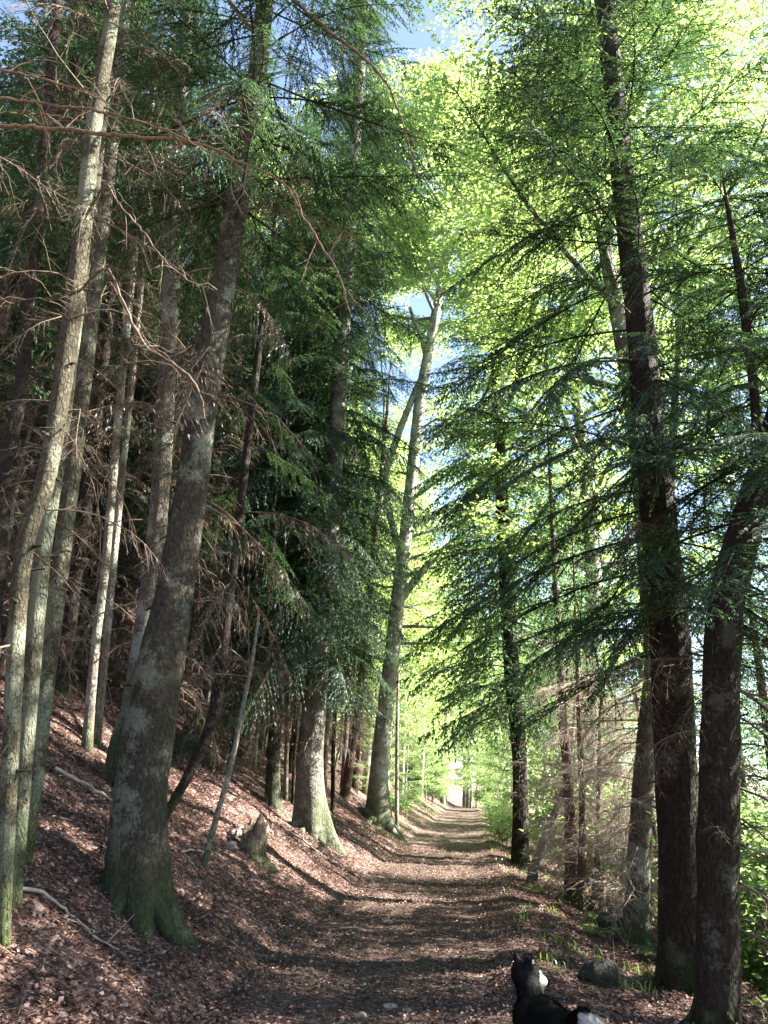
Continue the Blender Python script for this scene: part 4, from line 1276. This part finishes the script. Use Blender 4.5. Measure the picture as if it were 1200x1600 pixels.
stick('curved pale fallen branch in the leaves at bottom left', [(-2.57, 6.2, 0.03), (-2.44, 6.33, 0.045), (-2.3, 6.36, 0.05), (-2.2, 6.44, 0.03), (-2.06, 6.46, 0.03), (-1.95, 6.52, 0.02), (-1.8, 6.47, 0.012)], 0.014, 'deadpale', 1)
stick('straight thin fallen branch on the bank behind the left spruces', [(-3.6, 9.0, 0.05), (-3.0, 9.1, 0.06), (-2.4, 9.3, 0.04)], 0.022, 'deadpale', 2)
stick('pale fallen branch at the foot of the dense fir', [(-1.55, 14.6, 0.04), (-1.1, 14.5, 0.07), (-0.7, 14.7, 0.03)], 0.025, 'deadpale', 3)
stick('white forked fallen branch between dense fir and grey beech', [(-0.35, 19.0, 0.04), (0.0, 18.6, 0.08), (0.35, 18.4, 0.05)], 0.035, 'deadpale', 4)
stick('short broken stick at the foot of the leaning sapling', [(-2.15, 9.5, 0.03), (-2.02, 9.6, 0.12), (-1.9, 9.65, 0.16)], 0.014, 'deadpale', 5, None, 1)
stick('thin pale stick on the verge above the mossy boulder', [(2.55, 9.4, 0.02), (2.7, 9.0, 0.04), (2.82, 8.6, 0.04)], 0.012, 'deadpale', 6)

# ------------------------------------------------------------------ leaf litter, twigs and grass: nobody could count them
def scatter(nw, ymin, ymax, umin, umax, pw, seed):
    q_ = np.random.default_rng(seed)
    Y = ymin + (ymax - ymin) * q_.random(nw) ** pw
    U = q_.uniform(umin, umax, nw)
    return q_, cen(Y) + U, Y, U


q_, X, Y, U = scatter(250000, 4.6, 24, -7.5, 4.6, 1.7, 9)
dens = np.where(np.abs(U) < 0.95, 0.6, 1.0) * np.clip(0.75 + 0.35 * wav(X, Y, 0.4, 2.0, 8, 7), 0.15, 1)
k = (q_.random(len(X)) < dens) & (np.abs(X) < 0.62 * Y + 1.0)
X, Y, U = X[k], Y[k], U[k]
m = len(X)
Z = ground_z(X, Y) + q_.uniform(0.004, 0.03, m)
yaw = q_.uniform(0, 6.28, m)
d = unit(np.stack([np.cos(yaw), np.sin(yaw), q_.normal(0, 0.3, m)], 1))
nn = unit(np.array([0, 0, 1.0]) + q_.normal(0, 0.38, (m, 3)))
nn = unit(nn - d * (nn * d).sum(1)[:, None])
Ls = q_.uniform(0.018, 0.050, m)
LV, LF = rhombs(np.stack([X, Y, Z], 1), d, nn, Ls, Ls * q_.uniform(0.5, 0.75, m), 0.28)
mb = MB(); mb.add(LV, LF)
tag(link('leaf_litter', mb.mesh('leaf_litter', [M['litter']])), 'fallen brown beech leaves strewn over bank and path', 'leaf litter', kind='stuff')

q_, X, Y, U = scatter(900, 4.8, 20, -7, 4.4, 1.6, 10)
mb = MB()
for x, y in zip(X, Y):
    a = q_.uniform(0, 6.28); ln = q_.uniform(0.08, 0.4)
    p = np.array([x, y, float(ground_z(x, y)) + 0.02]); e = np.array([x + math.cos(a) * ln, y + math.sin(a) * ln, 0]); e[2] = float(ground_z(e[0], e[1])) + q_.uniform(0.02, 0.06)
    mb.add(*tube(np.array([[*p, 0.005], [*((p + e) / 2 + q_.normal(0, 0.012, 3)), 0.004], [*e, 0.002]]), 4))
tag(link('twig_litter', mb.mesh('twig_litter', [M['deadwood']])), 'small brown twigs scattered among the fallen leaves', 'twigs', kind='stuff')


def grass(name, nw, ymin, ymax, umin, umax, pw, seed, hmin, hmax, label, thr):
    q_, X, Y, U = scatter(nw, ymin, ymax, umin, umax, pw, seed)
    k = (wav(X, Y, 0.5, 2.5, 8, 15) > thr) & (np.abs(X) < 0.75 * Y + 1)
    X, Y = X[k], Y[k]
    m = len(X)
    h = q_.uniform(hmin, hmax, m); a = q_.uniform(0, 6.28, m)
    p = np.stack([X, Y, ground_z(X, Y) - 0.01], 1)
    lean = np.stack([np.cos(a), np.sin(a), np.zeros(m)], 1)
    sd = np.stack([-np.sin(a), np.cos(a), np.zeros(m)], 1) * (0.004 + 0.004 * q_.random(m))[:, None]
    up = np.array([0, 0, 1.0])
    p1 = p + up * (h * 0.6)[:, None] + lean * (h * 0.18)[:, None]
    p2 = p + up * (h * q_.uniform(0.75, 1, m))[:, None] + lean * (h * 0.55)[:, None]
    V = np.stack([p - sd, p + sd, p1 + sd * 0.8, p1 - sd * 0.8, p2], 1).reshape(-1, 3)
    b = np.arange(m)[:, None] * 5
    mb = MB(); mb.add(V, b + np.array([[0, 1, 2, 3]]))
    mb.f.append(b + np.array([[3, 2, 4]])); mb.m.append(np.zeros(m))
    tag(link(name, mb.mesh(name, [M['grass']])), label, 'grass', kind='stuff')


grass('meadow_grass', 60000, 5, 40, 4.2, 18, 1.5, 21, 0.12, 0.45, 'tall bright grass on the open slope right of the trees', -0.8)
grass('verge_grass', 9000, 8, 34, 1.35, 4.4, 1.3, 22, 0.05, 0.16, 'short green grass along the right verge of the path', 0.45)
grass('bank_grass', 4000, 22, 60, -2.4, -1.3, 1.2, 23, 0.05, 0.2, 'thin grass at the left edge of the far path', 0.2)


# ferns on the right verge
def fern(x, y, n, L, seed, label):
    q_ = np.random.default_rng(seed)
    root = thing('fern', label, 'fern', (x, y, float(ground_z(x, y))), 'ferns on the right verge')
    for k in range(n):
        a = k * 6.283 / n + q_.normal(0, 0.2); ln = L * q_.uniform(0.7, 1.1)
        t = np.linspace(0, 1, 16)
        ax = np.stack([ln * 0.8 * t, 0 * t, ln * (0.85 * t - 0.62 * t * t)], 1)
        bs, dd, W = [], [], []
        for sd in (-1, 1):
            tt = np.linspace(0.12, 0.97, 22)
            p = np.stack([np.interp(tt, t, ax[:, j]) for j in range(3)], 1)
            bs.append(p)
            dd.append(unit(np.stack([np.full(22, 0.35), sd * np.ones(22), q_.normal(-0.15, 0.1, 22)], 1)))
            W.append(0.30 * ln * np.sin(np.pi * np.clip(tt * 0.86 + 0.1, 0, 1)) ** 1.1)
        bs, dd, W = np.concatenate(bs), np.concatenate(dd), np.concatenate(W)
        nn = unit(np.array([0, 0, 1.0]) + q_.normal(0, 0.2, dd.shape)); nn = unit(nn - dd * (nn * dd).sum(1)[:, None])
        V, F = rhombs(bs, dd, nn, W, np.maximum(0.012, W * 0.2))
        mb = MB(); mb.add(V, F)
        mb.add(*tube(np.column_stack([ax, np.linspace(0.004, 0.001, 16)]), 4))
        o = link('frond', mb.mesh('fern_frond', [M['leaf_lt']]), root)
        o.rotation_euler = (0, 0, a)


fern(3.25, 11.6, 8, 0.42, 1, 'green fern tuft nearest the path below the snapped stump')
fern(3.55, 12.6, 7, 0.36, 2, 'smaller fern beside the dark rock at the pale trunk foot')
fern(2.95, 14.2, 6, 0.3, 3, 'small fern at path edge below the two brown stems')
fern(3.6, 10.1, 8, 0.45, 4, 'fern between the dark fir trunk and the leaning pale trunk')

# ------------------------------------------------------------------ the dog
def dog():
    caps = []          # (p0, p1, r0, r1)
    C = caps.append
    C(((0, 0.16, 0.36), (0, 0.02, 0.36), 0.155, 0.15)); C(((0, 0.02, 0.36), (0, -0.22, 0.35), 0.15, 0.15)); C(((-0.07, 0.12, 0.38), (0.07, 0.12, 0.38), 0.11, 0.11))
    C(((0, 0.19, 0.40), (0, 0.27, 0.52), 0.115, 0.082))
    h0 = np.array([0.0, 0.30, 0.595])
    yaw = R(-78)
    fw = np.array([-math.sin(yaw), math.cos(yaw), -0.10]); sd = np.array([math.cos(yaw), math.sin(yaw), 0]); up = np.array([0, 0, 1.0])
    P = lambda a, b, c: tuple(h0 + fw * a + sd * b + up * c)
    C((P(-0.03, 0, 0), P(0.04, 0, 0.0), 0.088, 0.078)); C((P(0.04, 0, -0.015), P(0.15, 0, -0.035), 0.055, 0.034)); C((P(0.145, 0, -0.03), P(0.16, 0, -0.03), 0.028, 0.022))
    for s in (-1, 1):
        C((P(-0.025, 0.055 * s, 0.055), P(-0.04, 0.075 * s, 0.105), 0.036, 0.022)); C((P(-0.04, 0.075 * s, 0.105), P(-0.01, 0.10 * s, 0.118), 0.022, 0.008))
        C(((0.075 * s, 0.18, 0.36), (0.08 * s, 0.16, 0.22), 0.058, 0.034)); C(((0.08 * s, 0.16, 0.22), (0.08 * s, 0.18, 0.035), 0.030, 0.022)); C(((0.08 * s, 0.18, 0.025), (0.08 * s, 0.215, 0.02), 0.026, 0.020))
        C(((0.075 * s, -0.24, 0.38), (0.085 * s, -0.20, 0.24), 0.082, 0.045)); C(((0.085 * s, -0.20, 0.24), (0.08 * s, -0.32, 0.15), 0.040, 0.026)); C(((0.08 * s, -0.32, 0.15), (0.08 * s, -0.29, 0.03), 0.024, 0.021)); C(((0.08 * s, -0.29, 0.025), (0.08 * s, -0.25, 0.02), 0.026, 0.02))
    tl = [(0, -0.31, 0.38, 0.035), (0.0, -0.38, 0.47, 0.045), (0.02, -0.45, 0.51, 0.058), (0.05, -0.53, 0.475, 0.064), (0.09, -0.57, 0.40, 0.058), (0.11, -0.58, 0.31, 0.02)]
    for a, b in zip(tl[:-1], tl[1:]): C((a[:3], b[:3], a[3], b[3]))
    mb = MB()
    for p0, p1, r0, r1 in caps:
        p0, p1 = np.array(p0, float), np.array(p1, float)
        ax = unit(p1 - p0); L = np.linalg.norm(p1 - p0)
        rows = []
        for k in range(7):
            a = -np.pi / 2 + np.pi / 2 * k / 7 * 1.0
            rows.append([*(p0 + ax * r0 * math.sin(a)), max(1e-4, r0 * math.cos(a))])
        for k in range(8):
            a = np.pi / 2 * k / 7
            rows.append([*(p1 + ax * r1 * math.sin(a)), max(1e-4, r1 * math.cos(a))])
        mb.add(*tube(np.array(rows), 16))
    tmp = link('tmp', mb.mesh('tmp', []))
    md = tmp.modifiers.new('r', 'REMESH'); md.mode = 'VOXEL'; md.voxel_size = 0.011
    ms = tmp.modifiers.new('s', 'SMOOTH'); ms.factor = 0.6; ms.iterations = 7
    me = bpy.data.meshes.new_from_object(tmp.evaluated_get(bpy.context.evaluated_depsgraph_get()))
    bpy.data.objects.remove(tmp)
    me.name = 'dog_body'
    # coat: white cheek and muzzle, white tail end and feet, all else black
    m, nt, out = newmat('black_coat'); t = NT(nt)
    tc = t.n('TexCoord'); nz = t.noise(tc.outputs['Object'], 60, 4, 0.7)
    t.l(t.principled(t.mix(nz, (0.003, 0.003, 0.0035), (0.010, 0.010, 0.011)), 0.6, t.bump(nz, 0.8, 0.01), 0.12), out.inputs['Surface'])
    mw = simple_mat('white_coat', (0.42, 0.40, 0.37), (0.62, 0.60, 0.56), 60, 0.7, 0.5, 0.006)
    me.materials.clear(); me.materials.append(m); me.materials.append(mw)
    N = len(me.polygons)
    cen_ = np.empty(N * 3); me.polygons.foreach_get('center', cen_); cen_ = cen_.reshape(-1, 3)
    nor = np.empty(N * 3); me.polygons.foreach_get('normal', nor); nor = nor.reshape(-1, 3)
    hd = cen_ - h0
    a = hd @ fw; b = hd @ sd; c = hd[:, 2]
    white = (a > 0.06) & (a < 0.158) & (np.abs(a) < 0.3) & (cen_[:, 1] > 0.18) & (cen_[:, 2] > 0.5) & (c < 0.03)
    white |= (a > 0.02) & (a < 0.09) & (np.abs(b) < 0.016) & (c > 0.02) & (cen_[:, 2] > 0.5)
    white |= (cen_[:, 1] < -0.47) & (cen_[:, 2] < 0.55) & (cen_[:, 2] > 0.25)
    white |= cen_[:, 2] < 0.09
    white |= (cen_[:, 1] > 0.2) & (cen_[:, 2] < 0.47) & (cen_[:, 2] > 0.3) & (np.abs(cen_[:, 0]) < 0.06)
    me.polygons.foreach_set('material_index', white.astype(np.int32))
    me.polygons.foreach_set('use_smooth', np.ones(N, bool))
    x, y = 1.09, 5.0
    rz = R(14)
    o = link('dog', me, None, (x, y, float(ground_z(x, y)) - 0.01))
    o.rotation_euler = (0, 0, rz)
    o.scale = (0.87, 0.87, 0.87)
    tag(o, 'black dog with white muzzle and tail tip walking away on the path', 'dog')
    # fur
    q_ = np.random.default_rng(2)
    for nm, sel, mt in (('fur', ~white, m), ('white_fur', white, mw)):
        idx = np.flatnonzero(sel)
        idx = idx[q_.integers(len(idx), size=26000 if nm == 'fur' else 6000)]
        p = cen_[idx] + q_.normal(0, 0.003, (len(idx), 3)); n_ = nor[idx]
        flow = np.array([0, -1.0, -0.45]) + q_.normal(0, 0.25, (len(idx), 3))
        dv = unit(flow - n_ * (flow * n_).sum(1)[:, None]) * 0.9 + n_ * 0.55
        dv = unit(dv)
        ln = q_.uniform(0.018, 0.042, len(idx)) * np.where(cen_[idx, 1] < -0.3, 1.6, 1.0) * np.where(cen_[idx, 2] > 0.56, 0.45, 1.0)
        s_ = unit(np.cross(dv, n_)) * 0.002
        V = np.stack([p - s_, p + s_, p + dv * ln[:, None] - n_ * (0.25 * ln)[:, None]], 1).reshape(-1, 3)
        k = np.arange(len(idx))[:, None] * 3
        mb = MB(); mb.add(V, k + np.array([[0, 1, 2]]))
        f = link(nm, mb.mesh('dog_' + nm, [mt]), o)
        f['kind'] = 'stuff'


dog()
